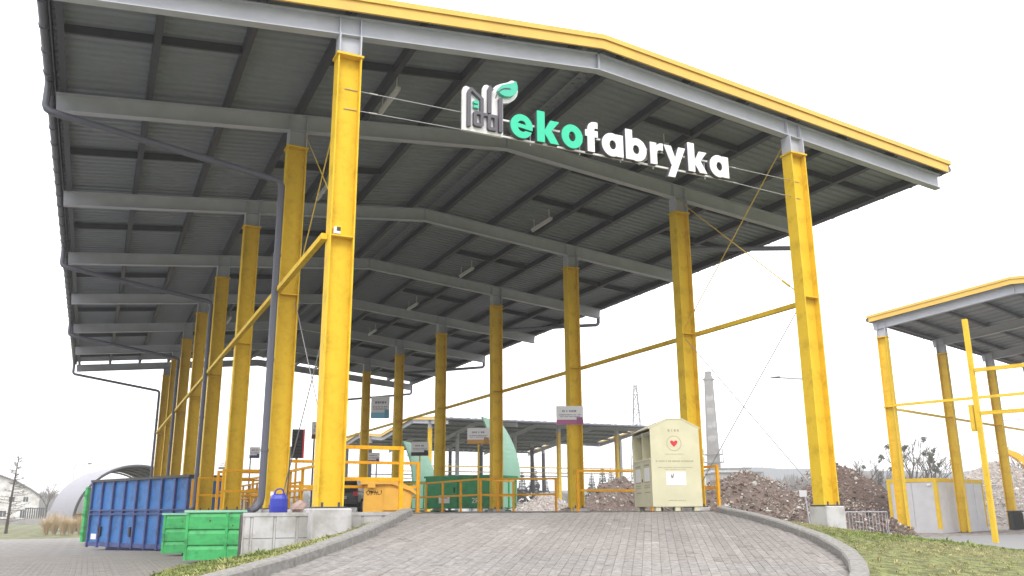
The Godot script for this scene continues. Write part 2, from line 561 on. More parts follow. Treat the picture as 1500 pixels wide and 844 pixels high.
func tuft_mesh(n: int, h: float, spread: float) -> Mesh:
	var r := RandomNumberGenerator.new()
	r.seed = 77
	var st := mb()
	for k in n:
		var a := r.randf() * TAU
		var o := Vector3(cos(a), 0, sin(a)) * r.randf() * spread
		var lean := Vector3(cos(a + r.randf() - 0.5), 0, sin(a + r.randf() - 0.5)) * h * r.randf_range(0.2, 1.0)
		var w := Vector3(-sin(a), 0, cos(a)) * 0.006
		var hh := h * r.randf_range(0.5, 1.0)
		var mid := o + lean * 0.35 + Vector3(0, hh * 0.6, 0)
		var tip := o + lean + Vector3(0, hh, 0)
		tri(st, o - w, o + w, mid + w, Vector3.UP)
		tri(st, o - w, mid + w, mid - w, Vector3.UP)
		tri(st, mid - w, mid + w, tip, Vector3.UP)
	return st.commit()

# plan outline (x, z) swept between two heights
func slab(st: SurfaceTool, pts: Array, y0: float, y1: float) -> void:
	var p := PackedVector2Array()
	for v in pts:
		p.append(Vector2(v.x, -v.y))
	prism(st, p, y0, y1, Transform3D(Basis(Vector3.RIGHT, Vector3.FORWARD, Vector3.UP), Vector3.ZERO))

func make_deck() -> void:
	var st := mb()
	var v := func(x: float, z: float) -> Vector2: return Vector2(x, z)
	slab(st, [v.call(2.1, -13.76), v.call(4.72, -13.76), v.call(4.76, -14.1), v.call(11.1, -14.1), v.call(12.55, -15.78), v.call(14.05, -17.42), v.call(14.3, -17.42), v.call(14.3, -21.0), v.call(17.5, -21.0), v.call(17.5, -56.0), v.call(5.4, -56.0), v.call(5.4, -30.8), v.call(2.95, -30.8), v.call(2.95, -28.9), v.call(4.6, -28.9), v.call(4.6, -24.42), v.call(2.95, -24.42), v.call(2.95, -23.3), v.call(4.6, -23.3), v.call(4.6, -18.8), v.call(2.95, -18.8), v.call(2.95, -14.05), v.call(2.1, -14.05)], -0.6, DECK)
	structure(build(st, "deck", M.deck))
	# retaining wall with formwork panels
	var w := thing("retaining_wall", "pale concrete retaining wall with formwork panels under the nearest yellow column", "wall", Vector3(2.1, 0, -13.62))
	var s := mb()
	bx(s, Vector3(1.31, 0.30, -0.064), Vector3(2.62, 1.40, 0.10))
	build(s, "wall_core", M.concrete_seam, w)
	var x := 0.0
	for k in 8:
		var wd := 0.105 if k == 0 else 0.325
		for row in [[0.675, 0.985], [-0.3, 0.665]]:
			var p := mb()
			bx(p, Vector3(x + wd * 0.5, (row[0] + row[1]) * 0.5, -0.018), Vector3(wd - 0.035, row[1] - row[0], 0.036 + 0.004 * (k % 3)))
			build(p, "wall_panel", M.concrete, w)
			if row[0] > 0.0 and k > 0:
				var q := mb()
				bx(q, Vector3(x, 0.34, -0.022), Vector3(0.026, 1.29, 0.03))
				build(q, "joint_strip", M.concrete, w)
		x += wd + 0.012
	var cap := mb()
	bx(cap, Vector3(1.31, 1.015, -0.06), Vector3(2.63, 0.055, 0.14))
	build(cap, "wall_cap", M.concrete, w)

func plinth(at: Vector3, w: float, d: float, y0: float, y1: float, label: String) -> void:
	var st := mb()
	cbx(st, Vector3(0, (y1 - y0) * 0.5, 0), Vector3(w, y1 - y0, d), 0.02)
	var o := build(st, "column_plinth", M.concrete)
	o.position = Vector3(at.x, y0, at.z)
	tag(o, label, "plinth", "concrete plinths under the canopy columns")

# ---------------------------------------------------------------- canopies
# d: half (column row), over (roof overhang), zs (frame depths), base, top (top of the painted shaft), detail, shaft_r / shaft_l materials
func make_canopy(called: String, label: String, at: Vector3, turn: float, d: Dictionary) -> Node3D:
	var t := thing(called, label, "canopy", at, turn)
	var half: float = d.half
	var over: float = d.over
	var zs: Array = d.zs
	var top: float = d.top
	var base: float = d.base
	var slope := 0.1
	var bh := 0.38
	var wide := half + over
	var z0: float = -zs[0]
	var z1: float = -zs[-1]
	var eave := top + 0.44 - slope * over      # underside of rafters at the eave
	var under := func(x: float) -> float: return top + 0.44 + slope * (half - absf(x))
	# columns
	var cs := mb()
	ibeam(cs, Vector3(0, base, 0), Vector3(0, top, 0), 0.42, 0.30, 0.024, 0.018, Vector3.RIGHT)
	for y in [5.5]:
		for s in [-1, 1]:
			bx(cs, Vector3(0, y, s * 0.077), Vector3(0.37, 0.022, 0.132))
	var shaft := cs.commit()
	var ks := mb()
	ibeam(ks, Vector3(0, top + 0.04, 0), Vector3(0, top + 0.44, 0), 0.40, 0.29, 0.024, 0.018, Vector3.RIGHT)
	var cap := ks.commit()
	var ps := mb()
	bx(ps, Vector3(0, top + 0.02, 0), Vector3(0.48, 0.038, 0.35))
	var plate := ps.commit()
	var bs := mb()
	bx(bs, Vector3(0, base + 0.012, 0), Vector3(0.5, 0.024, 0.4))
	for q in [Vector2(-0.13, 0.17), Vector2(0.13, 0.17), Vector2(-0.13, -0.17), Vector2(0.13, -0.17)]:
		tube(bs, [Vector3(q.x, base + 0.024, q.y), Vector3(q.x, base + 0.09, q.y)], 0.018, 6)
	var foot := bs.commit()
	for s in [-1, 1]:
		for z in zs:
			var c := put(shaft, "column", d.shaft_l if s < 0 else d.shaft_r, t, Transform3D(Basis.IDENTITY, Vector3(s * half, 0, -z)))
			put(cap, "capital", M.steel, c, Transform3D.IDENTITY)
			put(plate, "end_plate", d.get("plate", M.yellow), c, Transform3D.IDENTITY)
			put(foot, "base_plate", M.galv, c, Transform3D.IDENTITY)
	# rafters
	var rs := mb()
	for s in [-1.0, 1.0]:
		ibeam(rs, Vector3(0.006 * s, under.call(0.0) + bh * 0.5, 0), Vector3(s * wide, eave + bh * 0.5, 0), bh, 0.19, 0.016, 0.012)
		for e in [-0.19, 0.19]:
			for f in [-1, 1]:
				var xx: float = s * (half + e)
				bx(rs, Vector3(xx, under.call(xx) + bh * 0.5, f * 0.052), Vector3(0.014, bh - 0.04, 0.085))
	for f in [-1, 1]:
		bx(rs, Vector3(0, under.call(0.0) + bh * 0.5, f * 0.052), Vector3(0.03, bh - 0.05, 0.085))
	var rafter := rs.commit()
	for z in zs:
		put(rafter, "rafter", M.steel, t, Transform3D(Basis.IDENTITY, Vector3(0, 0, -z)))
	# purlins
	var offs: Array = d.purlins
	var ph := 0.2
	for s in [-1.0, 1.0]:
		for k in offs.size():
			var x: float = s * offs[k]
			var y: float = under.call(x) + bh + ph * 0.5 + 0.004
			var p := mb()
			var tilt := Basis(Vector3.BACK, -s * atan(slope))
			var c := Vector3(x, y, (z0 + z1) * 0.5 + 0.0)
			var l := absf(z1 - z0) + 0.3
			bx(p, c, Vector3(0.03, ph, l), tilt)
			bx(p, c + tilt * Vector3(0.06, -ph * 0.5 + 0.009, 0), Vector3(0.09, 0.014, l - 0.002), tilt)
			bx(p, c + tilt * Vector3(0.098, -ph * 0.5 + 0.03, 0), Vector3(0.012, 0.028, l - 0.002), tilt)
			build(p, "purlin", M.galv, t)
	# corrugated sheets, ribs running down the slope
	for s in [-1.0, 1.0]:
		var st := mb()
		var pitch := 0.25 if d.detail else 0.8
		var prof := [[0.0, 0.0], [0.40, 0.0], [0.52, 0.045], [0.88, 0.045], [1.0, 0.0]]
		var n := int((absf(z1 - z0) + 0.5) / pitch)
		var ya: float = under.call(0.0) + bh + ph + 0.012
		var yb: float = eave + bh + ph + 0.012 - slope * 0.12
		for k in n:
			for e in 4:
				var za: float = z0 + 0.25 - (k + prof[e][0]) * pitch
				var zb: float = z0 + 0.25 - (k + prof[e + 1][0]) * pitch
				var ha: float = prof[e][1]
				var hb: float = prof[e + 1][1]
				quad(st, Vector3(0, ya + ha, za), Vector3(s * (wide + 0.12), yb + ha, za), Vector3(s * (wide + 0.12), yb + hb, zb), Vector3(0, ya + hb, zb), Vector3.DOWN)
		build(st, "roof_sheet", M.sheet, t)
	# gable fascias
	for e in ([[z0, 1.0]] if d.detail else [[z0, 1.0], [z1, -1.0]]):
		for lip in 2:
			var yl := 0.0 if lip == 0 else 0.205
			var yh := 0.20 if lip == 0 else 0.31
			var w2 := wide + 0.06 + lip * 0.08
			var poly := PackedVector2Array()
			var yo := func(x: float, up: float) -> float: return under.call(x) + bh + up - 0.012
			poly.append(Vector2(-w2, yo.call(w2, yl)))
			poly.append(Vector2(0, yo.call(0.0, yl)))
			poly.append(Vector2(w2, yo.call(w2, yl)))
			poly.append(Vector2(w2, yo.call(w2, yh)))
			poly.append(Vector2(0, yo.call(0.0, yh)))
			poly.append(Vector2(-w2, yo.call(w2, yh)))
			var st := mb()
			var f := 0.27 + lip * 0.035
			prism(st, poly, e[0] + e[1] * (0.255 if lip == 0 else 0.20), e[0] + e[1] * (f + 0.03))
			build(st, "fascia", M.fascia, t)
	# gutters
	for s in [-1.0, 1.0]:
		var st := mb()
		var gx: float = s * (wide + 0.14)
		var gy := eave + bh + 0.10
		tube(st, [Vector3(gx, gy, z0 + 0.25), Vector3(gx, gy, z1 - 0.2)], 0.085, 10)
		var z: float = z0
		while z > z1:
			tube(st, [Vector3(gx, gy, z), Vector3(gx, gy, z - 0.05)], 0.10, 10)
			z -= 0.9 if d.detail else 6.0
		build(st, "gutter", M.pipe, t)
		var ef := mb()
		bx(ef, Vector3(s * (wide + 0.03), eave + bh + 0.1, (z0 + z1) * 0.5), Vector3(0.02, 0.2, absf(z1 - z0) + 0.3))
		build(ef, "eave_trim", M.galv, t)
	# side rails half way up
	for s in [-1.0, 1.0]:
		var st := mb()
		var rx: float = s * (half + (0.15 if s < 0 else 0.265))
		if s < 0:
			rx = -half - 0.265
		bar(st, Vector3(rx, 5.5, z0 - 0.0), Vector3(rx, 5.5, z1), 0.10, 0.10)
		build(st, "side_rail", M.yellow if s < 0 else d.shaft_r, t)
	if d.has("gable_rail"):
		var st := mb()
		bar(st, Vector3(-half + 0.2, d.gable_rail, z0 + 0.1), Vector3(half - 0.2, d.gable_rail, z0 + 0.1), 0.1, 0.11)
		build(st, "gable_rail", M.yellow, t)
	if not d.detail:
		return t
	# struts between purlins
	var lanes := [[5, 6], [4, 5], [2, 3], [1, 2]]
	for s in [-1.0, 1.0]:
		for ln in lanes:
			var xa: float = s * offs[ln[0]]
			var xb: float = s * offs[ln[1]]
			var st := mb()
			bar(st, Vector3(xa + s * 0.02, under.call(xa) + bh + 0.095, 0), Vector3(xb - s * 0.02, under.call(xb) + bh + 0.095, 0), 0.05, 0.17)
			var mesh := st.commit()
			for i in zs.size() - 1:
				for f in ([0.42] if i == 0 else [0.16, 0.55]):
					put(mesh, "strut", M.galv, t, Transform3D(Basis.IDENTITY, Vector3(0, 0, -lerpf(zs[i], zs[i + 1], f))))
	# slotted ridge strips
	for s in [-1.0, 1.0]:
		var st := mb()
		var z: float = z0
		while z > z1:
			bx(st, Vector3(s * 0.3, under.call(0.3) + bh + 0.17, z - 0.12), Vector3(0.10, 0.012, 0.2))
			z -= 0.25
		bx(st, Vector3(s * 0.215, under.call(0.3) + bh + 0.17, (z0 + z1) * 0.5), Vector3(0.06, 0.012, absf(z1 - z0)))
		bx(st, Vector3(s * 0.385, under.call(0.3) + bh + 0.17, (z0 + z1) * 0.5), Vector3(0.06, 0.012, absf(z1 - z0)))
		build(st, "ridge_strip", M.sheet, t)
	# unlit strip lights
	var ls := mb()
	bx(ls, Vector3.ZERO, Vector3(0.1, 0.07, 1.25))
	tube(ls, [Vector3(0, -0.05, -0.6), Vector3(0, -0.05, 0.6)], 0.03, 8)
	for h in [-0.5, 0.5]:
		bx(ls, Vector3(0, 0.17, h), Vector3(0.02, 0.3, 0.02))
	var lm := ls.commit()
	for i in zs.size() - 1:
		for x in [3.15, -3.6]:
			put(lm, "strip_fitting", M.fixture, t, Transform3D(Basis.IDENTITY, Vector3(x, 9.56, -lerpf(zs[i], zs[i + 1], 0.6 if i == 0 else 0.7))))
	# downpipes
	for s in [-1.0, 1.0]:
		for i in [1, 3, 5, 7]:
			if i >= zs.size():
				continue
			var z: float = -zs[i] + (0.42 if s < 0 else -0.36)
			var gx: float = s * (wide + 0.14)
			var cx: float = s * (half + 0.34) if s < 0 else half + 0.3
			var yb := 8.6
			var ya := 7.85 if s < 0 else 7.95
			var st := mb()
			tube(st, [Vector3(gx, eave + bh + 0.06, z), Vector3(gx, yb + 0.1, z), Vector3(gx - s * 0.03, yb + 0.03, z), Vector3(gx - s * 0.1, yb - 0.02, z), Vector3(cx + s * 0.12, ya + 0.04, z), Vector3(cx + s * 0.04, ya, z), Vector3(cx, ya - 0.08, z), Vector3(cx, DECK + 0.32, z), Vector3(cx - 0.02, DECK + 0.2, z), Vector3(cx - 0.1, DECK + 0.1, z), Vector3(cx - 0.22, DECK + 0.05, z + 0.05)], 0.07, 10)
			for y in [2.2, 4.0, 6.2]:
				tube(st, [Vector3(cx, y, z), Vector3(cx, y + 0.06, z)], 0.08, 10)
			build(st, "downpipe", M.pipe, t)
	# cross bracing rods in the first bay
	for s in [-1.0, 1.0]:
		for e in [[9.2, 5.6], [5.35, 1.35]]:
			for f in 2:
				var za: float = -zs[f] + (-0.1 if f == 0 else 0.1)
				var zb: float = -zs[1 - f] + (-0.1 if f == 1 else 0.1)
				var x: float = s * (half - 0.12)
				var st := mb()
				var a := Vector3(x + f * 0.03, e[0], za)
				var b := Vector3(x + f * 0.03, e[1], zb)
				tube(st, [a, b], 0.012 if e[0] > 6.0 else 0.010, 6)
				tube(st, [a.lerp(b, 0.88), a.lerp(b, 0.93)], 0.026 if e[0] > 6.0 else 0.014, 6)
				build(st, "brace_rod", M.rod if e[0] > 6.0 else M.cable, t)
	return t

# ---------------------------------------------------------------- hanging sign
func csg_shape(c: CSGCombiner3D, poly: PackedVector2Array, depth: float, m: Material, cut := false, zoff := 0.0) -> void:
	var p := CSGPolygon3D.new()
	p.polygon = poly
	p.depth = depth + (0.04 if cut else 0.0)
	p.position.z = zoff + (0.02 if cut else 0.0)
	p.material = m
	if cut:
		p.operation = CSGShape3D.OPERATION_SUBTRACTION
	c.add_child(p)

func pv(a: Array) -> PackedVector2Array:
	var p := PackedVector2Array()
	for i in range(0, a.size(), 2):
		p.append(Vector2(a[i], a[i + 1]))
	return p

func letter_shapes(ch: String) -> Array:
	match ch:
		"e":
			return [[circle(0.23, 0.24, 0.235, 0.245, 36), false], [pv([0.15, 0.295, 0.325, 0.275, 0.30, 0.335, 0.25, 0.36, 0.20, 0.35, 0.165, 0.325]), true], [pv([0.15, 0.215, 0.50, 0.175, 0.50, 0.135, 0.31, 0.155, 0.26, 0.125, 0.20, 0.14, 0.165, 0.17]), true]]
		"k":
			return [[pv([0, 0, 0.165, 0, 0.165, 0.64, 0, 0.64]), false], [pv([0.155, 0.24, 0.29, 0.48, 0.485, 0.48, 0.315, 0.265, 0.475, 0.003, 0.285, 0.003, 0.155, 0.2]), false]]
		"o":
			return [[circle(0.23, 0.24, 0.235, 0.25, 36), false], [circle(0.23, 0.24, 0.075, 0.105, 24), true]]
		"f":
			return [[pv([0.05, 0, 0.205, 0, 0.205, 0.32, 0.285, 0.32, 0.285, 0.455, 0.205, 0.455, 0.21, 0.50, 0.24, 0.515, 0.285, 0.51, 0.285, 0.64, 0.225, 0.645, 0.15, 0.635, 0.09, 0.59, 0.06, 0.53, 0.05, 0.455, 0.0, 0.455, 0.0, 0.32, 0.05, 0.32]), false]]
		"a":
			return [[circle(0.235, 0.235, 0.235, 0.25, 36), false], [pv([0.335, 0, 0.495, 0, 0.495, 0.475, 0.335, 0.475]), false], [circle(0.25, 0.235, 0.08, 0.10, 24), true]]
		"b":
			return [[circle(0.26, 0.235, 0.235, 0.25, 36), false], [pv([0, 0, 0.16, 0, 0.16, 0.65, 0, 0.65]), false], [circle(0.245, 0.235, 0.08, 0.10, 24), true]]
		"r":
			return [[pv([0, 0, 0.16, 0, 0.16, 0.24, 0.18, 0.305, 0.23, 0.33, 0.315, 0.325, 0.315, 0.485, 0.245, 0.48, 0.19, 0.45, 0.155, 0.41, 0.155, 0.475, 0, 0.475]), false]]
		"y":
			return [[pv([0, 0.475, 0.18, 0.475, 0.275, 0.22, 0.37, 0.475, 0.54, 0.475, 0.245, -0.21, 0.08, -0.21, 0.185, 0.045]), false]]
	return []

func make_sign() -> void:
	var t := thing("hanging_sign", "white and green lettered sign with factory and leaf emblem hung under the gable beam", "sign", Vector3(0, 0, -13.5))
	var base := 7.885
	var spots := [["e", 6.46, 0], ["k", 7.02, 0], ["o", 7.56, 0], ["f", 8.09, 1], ["a", 8.47, 1], ["b", 9.03, 1], ["r", 9.62, 1], ["y", 9.96, 1], ["k", 10.57, 1], ["a", 11.13, 1]]
	for s in spots:
		for layer in 2:
			var c := CSGCombiner3D.new()
			c.name = "letter" if layer == 0 else "letter_face"
			t.add_child(c, true)
			c.position = Vector3(s[1], base, -0.012 if layer == 0 else 0.012)
			var m: Material = M.sign_grey if layer == 0 else (M.sign_green if s[2] == 0 else M.sign_white)
			for sh in letter_shapes(s[0]):
				csg_shape(c, sh[0], 0.09 if layer == 0 else 0.02, m, sh[1])
	for y in [7.905, 8.24]:
		var st := mb()
		bar(st, Vector3(6.2, y, -0.125), Vector3(11.55, y, -0.125), 0.03, 0.035)
		build(st, "mounting_rail", M.white, t)
	for x in [6.95, 8.04, 8.99, 9.78, 11.1]:
		var st := mb()
		bar(st, Vector3(x, 7.84, -0.15), Vector3(x, 8.26, -0.15), 0.02, 0.02)
		build(st, "hanger_bar", M.steel, t)
	for e in [[8.24, 8.24, 8.2], [7.86, 7.9, 7.8]]:
		for k in 2:
			var st := mb()
			var a := Vector3(3.3, e[0], -0.14) if k == 0 else Vector3(11.5, e[1], -0.14)
			var b := Vector3(6.3, e[1] + 0.0, -0.14) if k == 0 else Vector3(13.75, e[2], -0.14)
			tube(st, [a, b], 0.008, 6)
			tube(st, [a.lerp(b, 0.15), a.lerp(b, 0.20)], 0.016, 6)
			build(st, "stay_cable", M.cable, t)
	# emblem
	var bk := mb()
	prism(bk, pv([5.50, 7.86, 5.50, 8.66, 5.52, 8.72, 5.57, 8.755, 5.63, 8.74, 5.90, 8.55, 5.91, 8.79, 5.94, 8.85, 5.99, 8.87, 6.05, 8.85, 6.11, 8.81, 6.18, 8.89, 6.27, 8.945, 6.44, 9.02, 6.50, 9.07, 6.55, 9.08, 6.59, 9.06, 6.63, 8.97, 6.65, 8.87, 6.63, 8.77, 6.58, 8.69, 6.47, 8.60, 6.36, 8.565, 6.33, 8.56, 6.33, 7.86]), -0.12, -0.06)
	build(bk, "emblem_back", M.sign_white, t)
	var strokes := [
		[5.575, 7.92, 5.575, 8.60, 5.60, 8.67, 5.65, 8.72, 5.90, 8.53, 5.90, 8.27, 5.835, 8.24, 5.835, 8.50, 5.66, 8.64, 5.64, 8.60, 5.64, 7.92],
		[5.99, 8.26, 5.99, 8.75, 6.03, 8.835, 6.11, 8.76, 6.06, 8.70, 6.06, 8.26],
		[6.215, 7.92, 6.215, 8.60, 6.29, 8.64, 6.29, 7.92]]
	for p in strokes:
		var st := mb()
		prism(st, pv(p), -0.06, 0.015)
		build(st, "emblem_stroke", M.sign_grey, t)
	for fr in [[5.70, 7.95, 5.90, 8.25], [5.985, 7.92, 6.185, 8.24]]:
		var st := mb()
		var w := 0.062
		prism(st, pv([fr[0], fr[1] + 0.03, fr[0] + 0.03, fr[1], fr[2] - 0.03, fr[1], fr[2], fr[1] + 0.03, fr[2], fr[1] + w, fr[0], fr[1] + w]), -0.06, 0.016)
		prism(st, pv([fr[0], fr[3] - w, fr[2], fr[3] - w, fr[2], fr[3], fr[0] + 0.03, fr[3], fr[0], fr[3] - 0.03]), -0.06, 0.016)
		prism(st, pv([fr[0], fr[1] + w, fr[0] + w, fr[1] + w, fr[0] + w, fr[3] - w, fr[0], fr[3] - w]), -0.06, 0.016)
		prism(st, pv([fr[2] - w, fr[1] + w, fr[2], fr[1] + w, fr[2], fr[3] - w, fr[2] - w, fr[3] - w]), -0.06, 0.016)
		build(st, "emblem_stroke", M.sign_grey, t)
	var ts := mb()
	bx(ts, Vector3(5.943, 8.215, -0.025), Vector3(0.084, 0.06, 0.07))
	build(ts, "emblem_stroke", M.sign_grey, t)
	for y in [8.43, 8.34]:
		var st := mb()
		prism(st, pv([5.70, y - 0.025, 5.79, y - 0.03, 5.81, y, 5.79, y + 0.035, 5.70, y + 0.025]), -0.06, 0.01)
		build(st, "emblem_smoke", M.leaf_green, t)
	var lf := mb()
	prism(lf, pv([6.185, 8.75, 6.21, 8.82, 6.27, 8.885, 6.40, 8.94, 6.50, 8.98, 6.565, 9.035, 6.60, 8.95, 6.605, 8.86, 6.57, 8.78, 6.51, 8.715, 6.42, 8.675, 6.33, 8.665, 6.25, 8.69]), -0.06, 0.03)
	var leaf := build(lf, "emblem_leaf", M.leaf_green, t)
	var vn := mb()
	tube(vn, spline([Vector3(6.14, 8.58, 0.02), Vector3(6.17, 8.68, 0.025), Vector3(6.24, 8.77, 0.03), Vector3(6.32, 8.82, 0.032), Vector3(6.45, 8.84, 0.032)], 12), 0.012, 6)
	build(vn, "leaf_vein", M.sign_grey, leaf)

# ---------------------------------------------------------------- railings, notice boards, small things
func railing(pts: Array, label: String, post_at := []) -> void:
	var t := thing("railing", label, "railing", pts[0], 0.0, "orange safety railings on the deck")
	var o: Vector3 = pts[0]
	for i in pts.size() - 1:
		var a: Vector3 = pts[i] - o
		var b: Vector3 = pts[i + 1] - o
		for h in [1.07, 0.55]:
			var st := mb()
			bar(st, a + Vector3(0, h, 0), b + Vector3(0, h, 0), 0.045, 0.06)
			build(st, "rail", M.rail, t)
		var n := maxi(1, int(round(a.distance_to(b) / 1.7)))
		for k in n + (1 if i == pts.size() - 2 else 0):
			var p := a.lerp(b, float(k) / n)
			var st := mb()
			bx(st, p + Vector3(0, 0.55, 0), Vector3(0.066, 1.1, 0.066))
			bx(st, p + Vector3(0, 0.008, 0), Vector3(0.14, 0.016, 0.14))
			build(st, "post", M.rail, t)

func dashes(st: SurfaceTool, x0: float, x1: float, y: float, h: float, z: float) -> void:
	var x := x0
	while x < x1:
		var w := rng.randf_range(0.35, 1.0) * h
		bx(st, Vector3(x + w * 0.5, y, z), Vector3(w, h * rng.randf_range(0.75, 1.0), 0.003))
		x += w + h * (0.25 if rng.randf() < 0.8 else 0.9)

func notice_board(at: Vector3, yc: float, w: float, h: float, strip: Color, label: String, post_x := 0.0, post_m: Material = null, foot := DECK) -> void:
	var t := thing("notice_board", label, "sign", Vector3(at.x, foot, at.z), -0.45, "waste type notice boards on posts")
	var c := yc - foot
	var st := mb()
	cbx(st, Vector3(0, c, 0), Vector3(w, h, 0.05), 0.008)
	var b := build(st, "board", M.board, t)
	var ss := mb()
	bx(ss, Vector3(0, -h * 0.5 + h * 0.13 + c, 0.027), Vector3(w - 0.004, h * 0.26, 0.006))
	build(ss, "colour_strip", mat(strip, 0.5), b)
	var ic := mb()
	bx(ic, Vector3(w * 0.36, -h * 0.5 + h * 0.2 + c, 0.031), Vector3(w * 0.22, h * 0.38, 0.006))
	build(ic, "icon_tile", mat(strip.darkened(0.15), 0.5), b)
	var tx := mb()
	dashes(tx, -w * 0.28, w * 0.25, c + h * 0.22, h * 0.11, 0.027)
	dashes(tx, -w * 0.40, w * 0.40, c + h * 0.02, h * 0.055, 0.027)
	dashes(tx, -w * 0.36, w * 0.36, c - h * 0.08, h * 0.05, 0.027)
	build(tx, "print", M.print, b)
	var ps := mb()
	bx(ps, Vector3(post_x, (c + h * 0.3) * 0.5, -0.055), Vector3(0.06, c + h * 0.3, 0.06))
	bx(ps, Vector3(post_x, 0.008, -0.055), Vector3(0.18, 0.016, 0.18))
	build(ps, "post", post_m if post_m else M.yellow, t)

func make_donation_box() -> void:
	# near left corner at the front foot; rotated a little against the camera
	var t := thing("donation_box", "cream clothes donation container with a red heart and pointed top", "donation box", Vector3(10.91, DECK, -15.84), -0.4468 + 0.094)
	var w := 1.09
	var d := 1.7
	var h := 1.76
	var hp := 1.95
	var front := pv([0, 0.09, w, 0.09, w, h, w * 0.66, hp, w * 0.36, hp, 0, h])
	var st := mb()
	prism(st, front, -0.04, 0.0)
	var fp := build(st, "front_panel", M.cream, t)
	st = mb()
	prism(st, front, -d, -d + 0.04)
	build(st, "back_panel", M.cream, t)
	st = mb()
	bx(st, Vector3(w - 0.02, (h + 0.09) * 0.5, -d * 0.5), Vector3(0.04, h - 0.09, d - 0.08))
	build(st, "side_panel", M.cream, t)
	st = mb()
	bx(st, Vector3(0.02, (1.08 + 0.09) * 0.5, -d * 0.5), Vector3(0.04, 1.08 - 0.09, d - 0.08))
	var sp := build(st, "side_panel", M.cream, t)
	# roof slopes
	st = mb()
	for s in [[Vector2(-0.04, h - 0.005), Vector2(w * 0.36, hp + 0.012)], [Vector2(w * 0.36, hp + 0.012), Vector2(w * 0.66, hp + 0.012)], [Vector2(w * 0.66, hp + 0.012), Vector2(w + 0.02, h + 0.002)]]:
		var a: Vector2 = s[0]
		var b: Vector2 = s[1]
		bx(st, Vector3((a.x + b.x) * 0.5, (a.y + b.y) * 0.5, -d * 0.5), Vector3(a.distance_to(b), 0.025, d + 0.02), Basis(Vector3.BACK, (b - a).angle()))
	build(st, "roof", M.cream, t)
	# two throw-in hatches on the side
	for k in 2:
		var z0 := -0.06 - k * 0.82
		st = mb()
		var zc := z0 - 0.39
		bx(st, Vector3(0.45, 1.40, zc), Vector3(0.02, 0.68, 0.76))
		bx(st, Vector3(0.24, 1.10, zc), Vector3(0.44, 0.03, 0.76))
		bx(st, Vector3(0.24, 1.70, zc), Vector3(0.40, 0.02, 0.74))
		for e in [-0.39, 0.39]:
			bx(st, Vector3(0.235, 1.41, zc + e * 0.985), Vector3(0.41, 0.64, 0.025))
		build(st, "hatch", M.cream, t)
		st = mb()
		bx(st, Vector3(-0.004, 1.10, zc), Vector3(0.03, 0.04, 0.77))
		build(st, "hatch_lip", M.cream, t)
		st = mb()
		tube(st, [Vector3(0.06, 1.66, zc - 0.3), Vector3(0.06, 1.66, zc + 0.3)], 0.018, 8)
		build(st, "handle", M.steel, t)
		st = mb()
		for q in [[0.98, 0.05], [0.93, 0.03], [0.62, 0.03], [0.55, 0.03], [0.50, 0.025], [0.40, 0.03]]:
			var zz := z0 - 0.12
			while zz > z0 - 0.6:
				var l := rng.randf_range(0.02, 0.06)
				bx(st, Vector3(-0.002, q[0], zz - l * 0.5), Vector3(0.004, q[1] * 0.8, l))
				zz -= l + 0.02
		build(st, "print", M.cream_print, sp)
		st = mb()
		bx(st, Vector3(-0.003, 0.78, zc + 0.02), Vector3(0.005, 0.3, 0.42))
		build(st, "paper_notice", M.white, sp)
	st = mb()
	bx(st, Vector3(-0.004, 0.66, -0.86), Vector3(0.012, 0.07, 0.05))
	build(st, "lock", M.black, sp)
	# feet
	for x in [0.12, w * 0.5, w - 0.12]:
		for z in [-0.12, -d + 0.12]:
			st = mb()
			cbx(st, Vector3(x, 0.045, z), Vector3(0.12, 0.09, 0.2), 0.01)
			build(st, "foot", M.cream, t)
	st = mb()
	bx(st, Vector3(w * 0.5, 0.115, -d * 0.5), Vector3(w - 0.1, 0.04, d - 0.1))
	build(st, "floor", M.cream, t)
	# print on the front
	st = mb()
	var ring := mb()
	var cx := w * 0.48
	var cy := 1.43
	for k in 28:
		var a := TAU * k / 28
		var b := TAU * (k + 1) / 28
		quad(ring, Vector3(cx + cos(a) * 0.165, cy + sin(a) * 0.165, 0.003), Vector3(cx + cos(b) * 0.165, cy + sin(b) * 0.165, 0.003), Vector3(cx + cos(b) * 0.153, cy + sin(b) * 0.153, 0.003), Vector3(cx + cos(a) * 0.153, cy + sin(a) * 0.153, 0.003), Vector3.BACK)
	build(ring, "ring", M.cream_print, fp)
	st = mb()
	prism(st, pv([cx, cy - 0.075, cx + 0.055, cy - 0.02, cx + 0.082, cy + 0.02, cx + 0.075, cy + 0.055, cx + 0.04, cy + 0.065, cx, cy + 0.035, cx - 0.04, cy + 0.065, cx - 0.075, cy + 0.055, cx - 0.082, cy + 0.02, cx - 0.055, cy - 0.02]), 0.0, 0.004)
	build(st, "heart", M.red, fp)
	st = mb()
	for k in 4:
		bx(st, Vector3(cx - 0.105 + k * 0.07, 1.71, 0.001), Vector3([0.04, 0.014, 0.036, 0.036][k], 0.05, 0.005))
	dashes(st, cx - 0.2, cx + 0.2, 1.20, 0.014, 0.001)
	dashes(st, 0.1, w - 0.16, 1.05, 0.034, 0.001)
	dashes(st, 0.14, w - 0.18, 0.915, 0.016, 0.001)
	dashes(st, 0.3, w - 0.34, 0.875, 0.014, 0.001)
	dashes(st, 0.34, w - 0.36, 0.22, 0.018, 0.001)
	build(st, "print", M.cream_print, fp)
	st = mb()
	bx(st, Vector3(cx + 0.01, 0.68, 0.002), Vector3(0.44, 0.29, 0.006))
	var pl := build(st, "placard", M.white, fp)
	st = mb()
